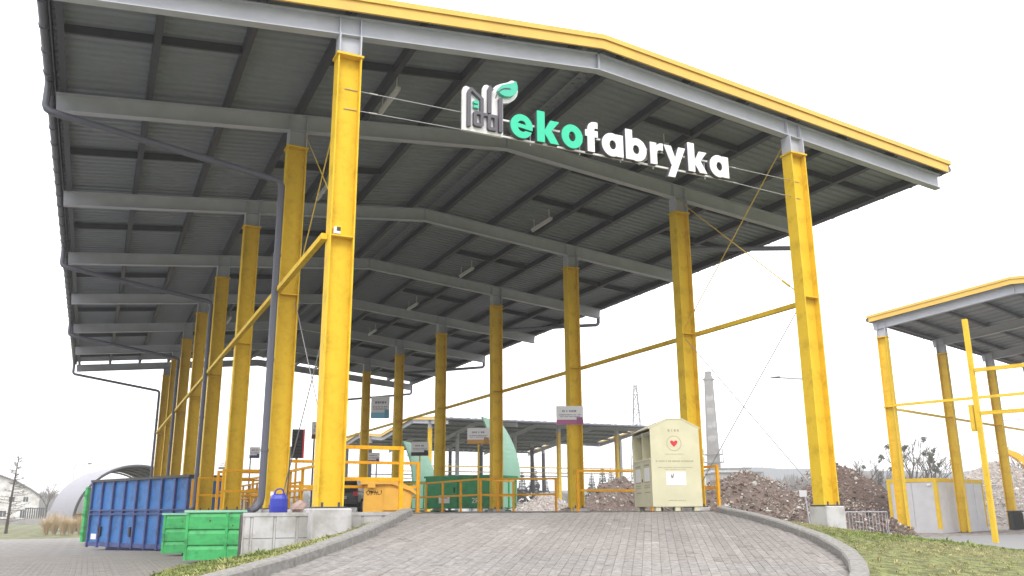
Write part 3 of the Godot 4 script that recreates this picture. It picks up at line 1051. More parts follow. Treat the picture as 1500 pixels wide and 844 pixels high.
	prism(st, pv([cx - 0.1, 0.70, cx - 0.09, 0.77, cx - 0.08, 0.77, cx - 0.07, 0.71, cx - 0.04, 0.79, cx - 0.03, 0.785, cx - 0.06, 0.69]), 0.005, 0.008)
	build(st, "placard_mark", M.sign_grey, pl)
	st = mb()
	dashes(st, cx - 0.02, cx + 0.12, 0.715, 0.02, 0.006)
	dashes(st, cx - 0.1, cx + 0.14, 0.62, 0.012, 0.006)
	build(st, "print", M.board, pl)

func open_shell(st: SurfaceTool, w: float, h: float, d: float, y0: float, th := 0.05) -> void:
	bx(st, Vector3(w * 0.5, y0 + h * 0.5, -th * 0.5), Vector3(w, h, th))
	bx(st, Vector3(w * 0.5, y0 + h * 0.5, -d + th * 0.5), Vector3(w, h, th))
	bx(st, Vector3(th * 0.5, y0 + h * 0.5, -d * 0.5), Vector3(th, h, d - 2 * th - 0.002))
	bx(st, Vector3(w - th * 0.5, y0 + h * 0.5, -d * 0.5), Vector3(th, h, d - 2 * th - 0.002))
	bx(st, Vector3(w * 0.5, y0 + th * 0.5, -d * 0.5), Vector3(w - 2 * th - 0.002, th, d - 2 * th - 0.002))

func green_skip(at: Vector3, label: String) -> void:
	var t := thing("skip_container", label, "container", at, -0.40, "green open containers below the deck edge")
	var w := 1.75
	var d := 2.0
	var h := 0.99
	var y0 := 0.10
	var st := mb()
	open_shell(st, w, h, d, y0)
	var sh := build(st, "shell", M.green, t)
	for side in 2:
		for x in [0.03, 0.86, w - 0.03]:
			st = mb()
			cbx(st, Vector3(x, y0 + h * 0.5 - 0.02, 0.028 if side == 0 else -d - 0.028), Vector3(0.065, h - 0.03, 0.056), 0.008)
			build(st, "upright", M.green, t)
		for y in [[0.0, 0.30], [0.31, 0.62], [0.63, 0.97]]:
			st = mb()
			var z := 0.0 if side == 0 else -d
			var s := 1.0 if side == 0 else -1.0
			prism(st, PackedVector2Array([Vector2(z - s * 0.002, y0 + y[0]), Vector2(z + s * 0.045, y0 + y[0]), Vector2(z + s * 0.045, y0 + y[1] - 0.09), Vector2(z + s * 0.008, y0 + y[1] - 0.01), Vector2(z - s * 0.002, y0 + y[1])]), 0.06, w - 0.06, Transform3D(Basis(Vector3(0, 0, 1), Vector3.UP, Vector3(-1, 0, 0)), Vector3(w, 0, 0)))
			build(st, "pressed_panel", M.green, t)
	for x in [-0.01, w + 0.01]:
		for z in [-0.65, -1.3]:
			st = mb()
			cbx(st, Vector3(x, y0 + h * 0.5 - 0.02, z), Vector3(0.05, h - 0.03, 0.07), 0.008)
			build(st, "upright", M.green, t)
	st = mb()
	for e in [[Vector3(w * 0.5, 0, 0.01), Vector3(w + 0.1, 0.05, 0.09)], [Vector3(w * 0.5, 0, -d - 0.01), Vector3(w + 0.1, 0.05, 0.09)], [Vector3(0, 0, -d * 0.5), Vector3(0.09, 0.05, d - 0.072)], [Vector3(w, 0, -d * 0.5), Vector3(0.09, 0.05, d - 0.072)]]:
		bx(st, e[0] + Vector3(0, y0 + h + 0.005, 0), e[1])
	build(st, "rim", M.green_pale, t)
	for x in [0.55, w - 0.55]:
		st = mb()
		bx(st, Vector3(x, 0.05, -d * 0.5), Vector3(0.14, 0.1, d - 0.3))
		build(st, "skid", M.green_dark, t)
	for p in [[1.30, 0.74, 0.05], [1.27, 0.68, 0.03], [0.98, 0.8, 0.02], [1.34, 0.83, 0.02], [1.22, 0.46, 0.03], [1.19, 0.52, 0.025], [0.5, 0.9, 0.02]]:
		st = mb()
		var poly := PackedVector2Array()
		for k in 7:
			var r: float = p[2] * rng.randf_range(0.5, 1.2)
			poly.append(Vector2(p[0] + cos(TAU * k / 7) * r, p[1] + sin(TAU * k / 7) * r * 1.3))
		prism(st, poly, 0.04, 0.049)
		build(st, "rust_patch", M.rust, sh)

func blue_container() -> void:
	# left end A, right end B of the long side we see
	var a := Vector3(0.1, 0, -38.4)
	var b := Vector3(3.05, 0, -31.8)
	var L := a.distance_to(b)
	var t := thing("skip_container", "tall blue ribbed roll-off container standing left of the yellow columns", "container", Vector3(a.x, yard_y(a.z) + 0.02, a.z), atan2(-(b.z - a.z), b.x - a.x))
	var h := 2.4
	var d := 1.75
	var y0 := 0.14
	var st := mb()
	open_shell(st, L, h, d, y0)
	build(st, "shell", M.blue, t)
	for side in 2:
		var z := 0.045 if side == 0 else -d - 0.045
		for k in 9:
			st = mb()
			cbx(st, Vector3(clampf(L * k / 8.0, 0.05, L - 0.05), y0 + h * 0.5 - 0.03, z), Vector3(0.1, h + 0.02, 0.09), 0.012)
			build(st, "upright", M.blue_rib, t)
		for y in [1.28, 1.42]:
			st = mb()
			bx(st, Vector3(L * 0.5, y0 + y - 0.1, z * 0.999 if side == 0 else z), Vector3(L - 0.02, 0.05, 0.07))
			build(st, "waist_rail", M.blue_rib, t)
		st = mb()
		bx(st, Vector3(L * 0.5, y0 + 0.08, 0.024 if side == 0 else -d - 0.024), Vector3(L - 0.01, 0.16, 0.046))
		build(st, "bottom_rail", M.blue_rib, t)
	st = mb()
	for z in [0.03, -d - 0.03]:
		bx(st, Vector3(L * 0.5, y0 + h + 0.03, z), Vector3(L + 0.12, 0.09, 0.14))
	for x in [0.0, L]:
		bx(st, Vector3(x, y0 + h + 0.03, -d * 0.5), Vector3(0.12, 0.09, d - 0.082))
	build(st, "rim", M.dark, t)
	for z in [-0.45, -d + 0.45]:
		st = mb()
		bx(st, Vector3(L * 0.5 + 0.3, 0.07, z), Vector3(L - 1.2, 0.14, 0.3))
		build(st, "skid", M.blue_rib, t)
	for x in [1.02, 3.35]:
		st = mb()
		bx(st, Vector3(x, y0 + 0.55, 0.03), Vector3(0.12, 0.34, 0.06))
		build(st, "latch", M.black, t)
	st = mb()
	bx(st, Vector3(0.45, y0 + 0.35, 0.006), Vector3(0.42, 0.2, 0.012))
	build(st, "data_plate", M.board, t)

func lid_container(at: Vector3, turn: float, w: float, d: float, h: float, lid_h: float, label: String, placard: bool) -> void:
	var t := thing("lidded_container", label, "container", at, turn, "green containers with raised curved lids")
	var st := mb()
	cbx(st, Vector3(w * 0.5, h * 0.5 + 0.06, -d * 0.5), Vector3(w, h - 0.12, d), 0.03)
	var body := build(st, "body", M.green_dark, t)
	for k in 2:
		st = mb()
		cbx(st, Vector3(w * (0.25 + 0.5 * k), h * 0.52, 0.02), Vector3(w * 0.485, h * 0.82, 0.04), 0.012)
		var door := build(st, "door", M.green_dark, t)
		st = mb()
		bx(st, Vector3(w * 0.5 + (k * 2 - 1) * 0.16, h * 0.62, 0.055), Vector3(0.05, 0.2, 0.03))
		build(st, "handle", M.black, door)
	st = mb()
	bx(st, Vector3(w * 0.5, h + 0.02, -d * 0.5), Vector3(w + 0.08, 0.08, d + 0.08))
	build(st, "rim", M.green_dark, t)
	for k in 4:
		st = mb()
		cbx(st, Vector3(w + 0.02, h * 0.5 + 0.05, -d * (0.08 + 0.28 * k)), Vector3(0.06, h - 0.14, 0.09), 0.01)
		build(st, "upright", M.green, t)
	st = mb()
	bx(st, Vector3(w + 0.008, h * 0.5 + 0.05, -d * 0.5), Vector3(0.012, h - 0.2, d - 0.1))
	build(st, "side_skin", M.green_pale, t)
	for x in [0.3, w - 0.3]:
		st = mb()
		bx(st, Vector3(x, 0.03, -d * 0.5), Vector3(0.14, 0.06, d - 0.1))
		build(st, "skid", M.green_dark, t)
	if placard:
		st = mb()
		bx(st, Vector3(w * 0.30, h * 0.36, 0.045), Vector3(0.5, 0.3, 0.012))
		var p := build(st, "placard", M.white, t)
		st = mb()
		dashes(st, w * 0.30 - 0.16, w * 0.30 + 0.18, h * 0.40, 0.05, 0.053)
		build(st, "print", M.print, p)
		var tm := TextMesh.new()
		tm.text = "2R6"
		tm.font_size = 22
		tm.pixel_size = 0.012
		tm.depth = 0.006
		put(tm, "lettering", M.white, body, Transform3D(Basis.IDENTITY, Vector3(w * 0.78, h * 0.32, 0.045)))
	# curved lid swung upright behind the back edge
	st = mb()
	var n := 12
	for k in n:
		var pa := Vector2.ZERO
		var q := []
		for e in [k, k + 1]:
			var f := float(e) / n
			q.append(Vector2(-0.62 * pow(f, 2.0), lid_h * f))
		for th in 2:
			var o := 0.07 * th
			quad(st, Vector3(w * 0.97 + q[0].x + o, h + q[0].y, 0.1 - d * 0.2), Vector3(w * 0.97 + q[1].x + o, h + q[1].y, 0.1 - d * 0.2), Vector3(w * 0.99 + q[1].x * 1.4 + o, h + q[1].y * 0.97, -d - 0.25), Vector3(w * 0.99 + q[0].x * 1.4 + o, h + q[0].y * 0.97, -d - 0.25), Vector3(-1 if th == 0 else 1, 0, 0))
		for e in [0, 1]:
			var z0 := 0.1 - d * 0.2 if e == 0 else -d - 0.25
			var xb := w * 0.97 if e == 0 else w * 0.99
			var s := 1.0 if e == 0 else 1.4
			var yk := 1.0 if e == 0 else 0.97
			quad(st, Vector3(xb + q[0].x * s, h + q[0].y * yk, z0), Vector3(xb + q[1].x * s, h + q[1].y * yk, z0), Vector3(xb + q[1].x * s + 0.07, h + q[1].y * yk, z0), Vector3(xb + q[0].x * s + 0.07, h + q[0].y * yk, z0), Vector3(0, 0, 1 if e == 0 else -1))
	var lid := build(st, "lid", M.green_pale, t)
	st = mb()
	for k in 4:
		var f := 0.15 + 0.25 * k
		tube(st, [Vector3(w * 0.97 - 0.62 * f * f - 0.02, h + lid_h * f, 0.1 - d * 0.2), Vector3(w * 0.99 - 0.87 * f * f - 0.02, h + lid_h * f * 0.97, -d - 0.25)], 0.03, 6)
	build(st, "stiffener", M.green_dark, lid)

func make_grit_bin() -> void:
	var t := thing("grit_bin", "yellow plastic grit bin with sloping lid and black scrawl behind the railing", "grit bin", Vector3(5.19, 0, -18.14) + Vector3(0, DECK, 0), -0.4468 + 0.12)
	var st := mb()
	var body := pv([0.0, 0.0, 0.98, 0.0, 1.04, 0.42, 0.98, 0.46, 0.60, 0.60, 0.02, 0.60])
	prism(st, body, -0.85, 0.0)
	var b := build(st, "body", M.grit, t)
	st = mb()
	prism(st, pv([0.42, 0.05, 0.96, 0.05, 1.0, 0.36, 0.86, 0.44, 0.66, 0.50, 0.44, 0.50]), -0.001, 0.03)
	build(st, "moulded_panel", M.grit, t)
	st = mb()
	prism(st, pv([-0.06, 0.58, 0.60, 0.585, 0.99, 0.44, 1.10, 0.36, 1.11, 0.42, 1.02, 0.52, 0.64, 0.68, 0.50, 0.70, -0.06, 0.665]), -0.92, 0.07)
	var lid := build(st, "lid", M.grit, t)
	st = mb()
	bx(st, Vector3(0.17, 0.56, 0.085), Vector3(0.16, 0.1, 0.06))
	build(st, "hasp", M.grit, lid)
	st = mb()
	var lines := [[0.06, 0.42, 0.10, 0.36, 0.14, 0.42, 0.10, 0.46, 0.06, 0.42], [0.16, 0.36, 0.17, 0.45, 0.21, 0.43, 0.18, 0.40], [0.23, 0.37, 0.25, 0.46, 0.28, 0.37], [0.30, 0.45, 0.31, 0.37, 0.36, 0.39], [0.37, 0.47, 0.38, 0.40], [0.12, 0.44, 0.30, 0.41]]
	for l in lines:
		var pts := []
		for i in range(0, l.size(), 2):
			pts.append(Vector3(l[i], l[i + 1], 0.004))
		tube(st, pts, 0.007, 4)
	build(st, "scrawl", M.black, b)

func make_car() -> void:
	var t := thing("parked_car", "black hatchback parked on the deck, rear towards the ramp beside the yellow bin", "car", Vector3(10.34, 0, -39.95) + Vector3(0, DECK, 0), -0.4468)
	# stations along -z: z, half width, sill, shoulder, roof half width, roof height
	var st := mb()
	var ss := [[0.0, 0.70, 0.42, 0.86], [-0.08, 0.82, 0.30, 0.98], [-0.5, 0.88, 0.24, 1.0], [-2.2, 0.9, 0.22, 0.98], [-3.4, 0.87, 0.24, 0.92], [-4.0, 0.78, 0.3, 0.80], [-4.2, 0.62, 0.38, 0.68]]
	var rows := []
	for s in ss:
		var r := []
		for p in [[-0.92, 0.0], [-1.0, 0.25], [-1.0, 0.7], [-0.93, 1.0], [0.93, 1.0], [1.0, 0.7], [1.0, 0.25], [0.92, 0.0]]:
			r.append(Vector3(p[0] * s[1], lerpf(s[2], s[3], p[1]), s[0]))
		rows.append(r)
	for i in rows.size() - 1:
		for k in 8:
			var j := (k + 1) % 8
			var c: Vector3 = (rows[i][k] + rows[i][j]) * 0.5 - Vector3(0, 0.6, 0)
			quad(st, rows[i][k], rows[i][j], rows[i + 1][j], rows[i + 1][k], Vector3(c.x, c.y, 0))
	for e in [0, rows.size() - 1]:
		for k in range(1, 7):
			tri(st, rows[e][0], rows[e][k], rows[e][k + 1], Vector3(0, 0, 1 if e == 0 else -1))
	build(st, "body", M.car, t)
	st = mb()
	var cab := [[-0.12, 0.80, 0.96], [-0.35, 0.68, 1.40], [-0.7, 0.66, 1.50], [-1.6, 0.66, 1.50], [-2.2, 0.64, 1.42], [-3.0, 0.78, 0.95]]
	for i in cab.size() - 1:
		var a = cab[i]
		var b = cab[i + 1]
		quad(st, Vector3(-a[1], a[2], a[0]), Vector3(a[1], a[2], a[0]), Vector3(b[1], b[2], b[0]), Vector3(-b[1], b[2], b[0]), Vector3(0, 1, 0.4 if i == 0 else 0.0))
		for s in [-1, 1]:
			quad(st, Vector3(s * a[1], a[2], a[0]), Vector3(s * b[1], b[2], b[0]), Vector3(s * 0.86, 0.94, b[0]), Vector3(s * 0.86, 0.94, a[0]), Vector3(s, 0, 0))
	build(st, "cabin", M.car, t)
	st = mb()
	quad(st, Vector3(-0.62, 1.02, -0.13), Vector3(0.62, 1.02, -0.13), Vector3(0.55, 1.36, -0.31), Vector3(-0.55, 1.36, -0.31), Vector3(0, 0.2, 1))
	build(st, "rear_window", M.glass, t)
	st = mb()
	bx(st, Vector3(0, 0.46, 0.02), Vector3(1.55, 0.2, 0.12))
	build(st, "bumper", M.dark, t)
	st = mb()
	bx(st, Vector3(0.05, 0.66, 0.012), Vector3(0.52, 0.11, 0.02))
	var pl := build(st, "number_plate", M.board, t)
	st = mb()
	dashes(st, -0.16, 0.28, 0.66, 0.07, 0.024)
	build(st, "plate_print", M.print, pl)
	for s in [-1, 1]:
		st = mb()
		cbx(st, Vector3(s * 0.70, 0.82, -0.03), Vector3(0.22, 0.2, 0.1), 0.02)
		build(st, "tail_lamp", M.red, t)
		for z in [-0.75, -3.3]:
			st = mb()
			tube(st, [Vector3(s * 0.72, 0.31, z), Vector3(s * 0.92, 0.31, z)], 0.31, 18)
			var wh := build(st, "wheel", M.rubber, t)
			st = mb()
			tube(st, [Vector3(s * 0.90, 0.31, z), Vector3(s * 0.93, 0.31, z)], 0.19, 12)
			build(st, "rim", M.steel, wh)

func small_things() -> void:
	# blue canister behind the retaining wall
	var t := thing("canister", "blue plastic canister with a handle on the wall beside the drainpipe", "canister", Vector3(2.93, DECK, -15.4), -0.3)
	var st := mb()
	var rows := [[0.0, 0.15], [0.03, 0.175], [0.12, 0.18], [0.25, 0.175], [0.31, 0.14], [0.33, 0.08]]
	var last := []
	for r in rows:
		var ring := []
		for k in 16:
			var a := TAU * k / 16
			var c := cos(a)
			var s := sin(a)
			ring.append(Vector3(signf(c) * pow(absf(c), 0.75) * r[1] * 0.86, r[0], signf(s) * pow(absf(s), 0.6) * r[1] * 0.85))
		if last.size():
			for k in 16:
				var j := (k + 1) % 16
				quad(st, last[k], last[j], ring[j], ring[k], (last[k] + last[j]) * Vector3(1, 0, 1) + Vector3(0, 0.02, 0))
		last = ring
	for k in range(1, 15):
		tri(st, last[0], last[k], last[k + 1], Vector3.UP)
	build(st, "body", M.canister, t)
	st = mb()
	tube(st, spline([Vector3(-0.08, 0.32, 0), Vector3(-0.05, 0.40, 0), Vector3(0.04, 0.41, 0), Vector3(0.09, 0.32, 0)], 10), 0.014, 6)
	build(st, "handle", M.canister, t)
	st = mb()
	tube(st, [Vector3(-0.12, 0.30, 0), Vector3(-0.12, 0.37, 0)], 0.03, 10)
	build(st, "cap", M.white, t)
	# shovel
	t = thing("shovel", "old steel shovel leaning upright against a yellow column beside the railing", "shovel", Vector3(3.1, DECK, -18.35), 0.0)
	st = mb()
	prism(st, pv([-0.13, 0.0, 0.13, 0.0, 0.14, 0.2, 0.10, 0.29, 0.03, 0.32, -0.03, 0.32, -0.10, 0.29, -0.14, 0.2]), -0.012, 0.012)
	build(st, "blade", mat(lin(0.25, 0.2, 0.17), 0.6, 0.4), t)
	st = mb()
	tube(st, [Vector3(0, 0.28, 0), Vector3(0.06, 1.35, -0.1)], 0.018, 8)
	build(st, "shaft", M.wood, t)
	# black and red panel on its post
	t = thing("slatted_panel", "upright black slatted panel with a red edge on an orange post", "panel", Vector3(5.01, 0, -24.21) + Vector3(0, DECK, 0), -0.2)
	st = mb()
	cbx(st, Vector3(0, 1.85, 0), Vector3(0.30, 0.78, 0.12), 0.02)
	build(st, "case", M.black, t)
	for k in 8:
		st = mb()
		bx(st, Vector3(-0.02, 1.52 + k * 0.095, 0.07), Vector3(0.26, 0.05, 0.03), Basis(Vector3.RIGHT, 0.4))
		build(st, "slat", M.dark, t)
	st = mb()
	bx(st, Vector3(0.165, 1.85, 0.0), Vector3(0.05, 0.78, 0.16))
	build(st, "edge", M.red, t)
	st = mb()
	bx(st, Vector3(0, 0.73, -0.04), Vector3(0.06, 1.46, 0.06))
	build(st, "post", M.rail, t)
	# camera on the first column
	t = thing("security_camera", "small white camera box with a dark lens on the nearest yellow column", "camera", Vector3(3.27, 5.60, -13.60), 0.0)
	st = mb()
	cbx(st, Vector3(0, 0, 0), Vector3(0.12, 0.12, 0.1), 0.015)
	build(st, "case", M.white, t)
	st = mb()
	bx(st, Vector3(0.022, 0.02, 0.052), Vector3(0.065, 0.065, 0.012))
	build(st, "lens_window", M.glass, t)
	# ladle-like hook and rods leaning
	t = thing("leaning_rod", "thin dark rod leaning on the railing near the drainpipe elbow", "rod", Vector3(3.35, DECK, -16.9))
	st = mb()
	tube(st, [Vector3(0, 0, 0), Vector3(0.05, 1.25, -0.1)], 0.014, 6)
	build(st, "shaft", M.dark, t)
	# rubble bags near the column foot
	for k in 3:
		t = thing("rubble_sack", ["crumpled pinkish sack slumped behind the retaining wall", "small brown sack beside the first column foot", "grey half-empty sack left of the first column"][k], "sack", Vector3([3.5, 3.95, 3.25][k], DECK, [-16.4, -16.9, -17.2][k]))
		st = mb()
		blob(st, Vector3(0, 0.1 - 0.02 * k, 0), Vector3(0.14, 0.13 - 0.02 * k, 0.14), 0.3, 40 + k)
		build(st, "sack_body", [mat(lin(0.42, 0.3, 0.27), 0.95), M.wood, M.panel_grey][k], t)

func blob(st: SurfaceTool, c: Vector3, r: Vector3, rough: float, sd: int, nu := 14, nv := 9) -> void:
	fn.seed = sd
	var p := func(i: int, j: int) -> Vector3:
		var th := TAU * (i % nu) / nu
		var ph := PI * j / nv
		var d := Vector3(sin(ph) * cos(th), cos(ph), sin(ph) * sin(th))
		return c + d * r * (1.0 + rough * fn.get_noise_3dv(d * 120.0))
	for i in nu:
		for j in nv:
			var a: Vector3 = p.call(i, j)
			var b: Vector3 = p.call(i + 1, j)
			var d: Vector3 = p.call(i + 1, j + 1)
			var e: Vector3 = p.call(i, j + 1)
			var m := (a + d) * 0.5 - c
			if j > 0:
				tri(st, a, b, d, m)
			if j < nv - 1:
				tri(st, a, d, e, m)

# ---------------------------------------------------------------- heaps, trees, far things
func rock_mesh(sd: int) -> Mesh:
	var st := mb()
	blob(st, Vector3.ZERO, Vector3(0.5, 0.28, 0.4), 0.9, sd, 6, 4)
	return st.commit()

func shard_mesh() -> Mesh:
	var st := mb()
	cbx(st, Vector3.ZERO, Vector3(1.2, 0.12, 0.4), 0.05)
	return st.commit()

# heap: mound height field over an ellipse with lumps, pieces scattered over it
func make_heap(called: String, label: String, at: Vector3, turn: float, rx: float, rz: float, h: float, m: Material, pieces: int, cols: Array, sd: int, peak := 0.0) -> void:
	var t := thing(called, label, "heap", at, turn)
	fn.seed = sd
	var height := func(x: float, z: float) -> float:
		var q := Vector2((x - peak * rx * 0.3) / rx, z / rz)
		var d := q.length()
		var b := clampf(1.0 - d, 0.0, 1.0)
		b = pow(b, 0.85)
		return h * b * (1.0 + 0.28 * fn.get_noise_2d(x * 14.0, z * 14.0)) + minf(b * 4.0, 1.0) * 0.16 * fn.get_noise_2d(x * 70.0, z * 70.0) + minf(b * 4.0, 1.0) * 0.08 * fn.get_noise_2d(x * 190.0 + 50.0, z * 190.0)
	var st := mb()
	var n := 56
	for i in n:
		for j in n:
			var q := []
			for e in [[i, j], [i + 1, j], [i + 1, j + 1], [i, j + 1]]:
				var x := lerpf(-rx, rx, float(e[0]) / n) * 1.05
				var z := lerpf(-rz, rz, float(e[1]) / n) * 1.05
				q.append(Vector3(x, height.call(x, z) - 0.04, z))
			quad(st, q[0], q[1], q[2], q[3], Vector3.UP)
	build(st, "mound", m, t)
	for v in 2:
		var xf := []
		var cc := []
		for k in pieces:
			var a := rng.randf() * TAU
			var r := sqrt(rng.randf()) * 0.98
			var x := cos(a) * r * rx + peak * rx * 0.3
			var z := sin(a) * r * rz
			var s := rng.randf_range(0.04, 0.15) * (2.6 if rng.randf() < 0.05 else 1.0)
			var b := Basis.from_euler(Vector3(rng.randf_range(-1, 1), rng.randf() * TAU, rng.randf_range(-1, 1))).scaled(Vector3.ONE * s)
			xf.append(Transform3D(b, Vector3(x, height.call(x, z) + s * 0.02, z)))
			var c: Color = cols[rng.randi() % cols.size()]
			var g := rng.randf_range(0.7, 1.25)
			cc.append(Color(c.r * g, c.g * g, c.b * g))
		scatter("rubble_pieces", rock_mesh(sd + 3) if v == 0 else shard_mesh(), M.chunk, xf, cc, t).set_meta("kind", "stuff")

func branch(st: SurfaceTool, r: RandomNumberGenerator, p: Vector3, d: Vector3, l: float, w: float, depth: int, ends: Array) -> void:
	var pts := [p]
	var rad := [w]
	var q := p
	var dir := d
	for k in 3:
		dir = (dir + Vector3(r.randf_range(-0.22, 0.22), r.randf_range(-0.05, 0.2), r.randf_range(-0.22, 0.22))).normalized()
		q += dir * l / 3.0
		pts.append(q)
		rad.append(lerpf(w, w * 0.55, (k + 1) / 3.0))
	tube(st, pts, rad, 6 if depth > 2 else 3, false)
	if depth == 0:
		ends.append(q)
		return
	var n := 3 if depth > 1 else 4
	for k in n:
		var f := r.randf_range(0.45, 1.0)
		var o: Vector3 = pts[0].lerp(pts[3], f) if f < 0.95 else pts[3]
		var side := Vector3(r.randf_range(-1, 1), r.randf_range(-0.1, 0.5), r.randf_range(-1, 1)).normalized()
		branch(st, r, o, (dir * 0.75 + side * 0.75).normalized(), l * r.randf_range(0.55, 0.78), w * 0.55, depth - 1, ends)

func bare_tree(called: String, at: Vector3, h: float, sd: int, label: String, balls := 0, depth := 4) -> void:
	var t := thing(called, label, "tree", at, 0.0, "leafless trees beyond the yard")
	var r := RandomNumberGenerator.new()
	r.seed = sd
	var st := mb()
	tube(st, [Vector3(0, -0.2, 0), Vector3(0.02 * h, h * 0.2, 0), Vector3(0.01 * h, h * 0.36, 0.01 * h)], [h * 0.024, h * 0.018, h * 0.015], 7, false)
	build(st, "trunk", M.bark, t)
	st = mb()
	var ends := []
	for k in 5:
		var a := TAU * k / 5.0 + r.randf()
		branch(st, r, Vector3(0.012 * h, h * (0.2 + 0.035 * k), 0.005 * h), Vector3(cos(a) * 0.5, 1.0, sin(a) * 0.5).normalized(), h * 0.26, h * 0.012, depth - 1, ends)
	build(st, "crown", M.bark, t)
	for k in balls:
		var s := mb()
		var e: Vector3 = ends[(k * 37 + 11) % ends.size()]
		var rr := h * r.randf_range(0.022, 0.042)
		for q in 70:
			var dd := Vector3(r.randfn(), r.randfn(), r.randfn()).normalized()
			var c := e + dd * rr * r.randf_range(0.4, 1.0)
			var u := Vector3(r.randfn(), r.randfn(), r.randfn()).normalized() * rr * 0.28
			var w := dd.cross(u).normalized() * rr * 0.22
			tri(s, c - u, c + u, c + w * 2.0, dd)
		build(s, "mistletoe", M.mistletoe, t)

func conifer_mesh(sd: int, whorls := 16, sparse := 0.0) -> Mesh:
	var r := RandomNumberGenerator.new()
	r.seed = sd
	var st := mb()
	tube(st, [Vector3(0, 0, 0), Vector3(0, 1, 0)], [0.022, 0.003], 5, false)
	for k in whorls:
		var f := float(k) / whorls
		var y := lerpf(0.12, 0.97, f)
		var l := lerpf(0.24, 0.02, f) * r.randf_range(0.75, 1.15)
		for j in 9:
			if r.randf() < sparse:
				continue
			var a := TAU * j / 9.0 + r.randf() * 0.5
			var d := Vector3(cos(a), 0, sin(a))
			var s := Vector3(-sin(a), 0, cos(a)) * l * 0.55
			var b := Vector3(0, y, 0)
			var tip := b + d * l * r.randf_range(0.7, 1.1) + Vector3(0, -l * r.randf_range(0.1, 0.45), 0)
			tri(st, b, tip + s * 0.3, b + d * l * 0.5 + s, Vector3.UP)
			tri(st, b, tip, b + d * l * 0.5 - s, Vector3.UP)
	return st.commit()

func fuzzy_mesh(sd: int) -> Mesh:
	var r := RandomNumberGenerator.new()
	r.seed = sd
	var st := mb()
	tube(st, [Vector3(0, 0, 0), Vector3(0, 0.5, 0)], [0.025, 0.015], 5, false)
	for k in 170:
		var d := Vector3(r.randfn(), r.randfn(), r.randfn()).normalized() * pow(r.randf(), 0.4)
		var c := Vector3(0, 0.62, 0) + d * Vector3(0.3, 0.38, 0.3)
		var u := Vector3(r.randfn() * 0.4, 1.0, r.randfn() * 0.4).normalized() * 0.11
		var w := Vector3(r.randfn(), 0, r.randfn()).normalized() * 0.035
		tri(st, c - u - w, c - u + w, c + u, Vector3.UP)
	return st.commit()

func straw_clump(at: Vector3, h: float, label: String) -> void:
	var t := thing("ornamental_grass", label, "plant", at, 0.0, "dry ornamental grasses by the arched hangar")
	var st := mb()
	for k in 260:
		var a := rng.randf() * TAU
		var o := Vector3(cos(a), 0, sin(a)) * rng.randf() * 0.15
		var out := Vector3(cos(a), 0, sin(a)) * h * rng.randf_range(0.05, 0.6)
		var w := Vector3(-sin(a), 0, cos(a)) * 0.009
		var mid := o + out * 0.35 + Vector3(0, h * rng.randf_range(0.35, 0.6), 0)
		var tip := o + out + Vector3(0, h * rng.randf_range(0.62, 1.15), 0)
		quad(st, o - w, o + w, mid + w * 1.4, mid - w * 1.4, Vector3.UP)
		tri(st, mid - w * 1.4, mid + w * 1.4, tip, Vector3.UP)
	build(st, "stems", M.straw, t)

func make_hangar() -> void:
	var a: Vector3 = Vector3(3.56, 0, -81.46)
	var b: Vector3 = Vector3(1.40, 0, -94.69)
	var t := thing("arched_hangar", "grey corrugated half-round hangar open at the end, behind the blue container", "hangar", Vector3(a.x, -0.35, a.z), atan2(-(b.x - a.x), -(b.z - a.z)))
	var L := a.distance_to(b)
	var r := 4.75
	var h := 4.5
	var y0 := 0.9
	var st := mb()
	var n := 40
	var m := int(L / 0.5)
	for k in n:
		for j in m:
			var q := []
			for e in [[k, j], [k + 1, j], [k + 1, j + 1], [k, j + 1]]:
				var th: float = PI * e[0] / n
				var rr := 1.0 + (0.016 if int(e[1]) % 2 else 0.0)
				q.append(Vector3(-cos(th) * r * rr, y0 + sin(th) * h * rr, -L * e[1] / m))
			quad(st, q[0], q[1], q[2], q[3], (q[0] + q[2]) * Vector3(1, 1, 0) - Vector3(0, 2 * y0 - 0.1, 0))
	build(st, "arched_shell", M.hangar, t)
	for j in 6:
		st = mb()
		var pts := []
		for k in 33:
			var th := PI * k / 32.0
			pts.append(Vector3(-cos(th) * (r - 0.12), y0 + sin(th) * (h - 0.12), -0.05 - (L - 0.1) * j / 5.0))
		tube(st, pts, 0.11 if j == 0 else 0.08, 6)
		build(st, "rib", M.dark if j == 0 else M.pipe, t)
	for s in [-1, 1]:
		st = mb()
		var k := 0
		while k * 1.8 < L:
			cbx(st, Vector3(s * r, y0 * 0.5, -0.9 - k * 1.8), Vector3(0.7, y0, 1.77), 0.03)
			k += 1
		build(st, "block_wall", M.concrete, t)
	st = mb()
	cbx(st, Vector3(-1.0, 0.7, -L - 2.0), Vector3(5.0, 1.4, 2.0), 0.05)
	var o := build(st, "timber_stack", M.wood)
	o.position = t.position
	o.rotation = t.rotation
	tag(o, "low brown stack of boards seen through the arched hangar", "stack")

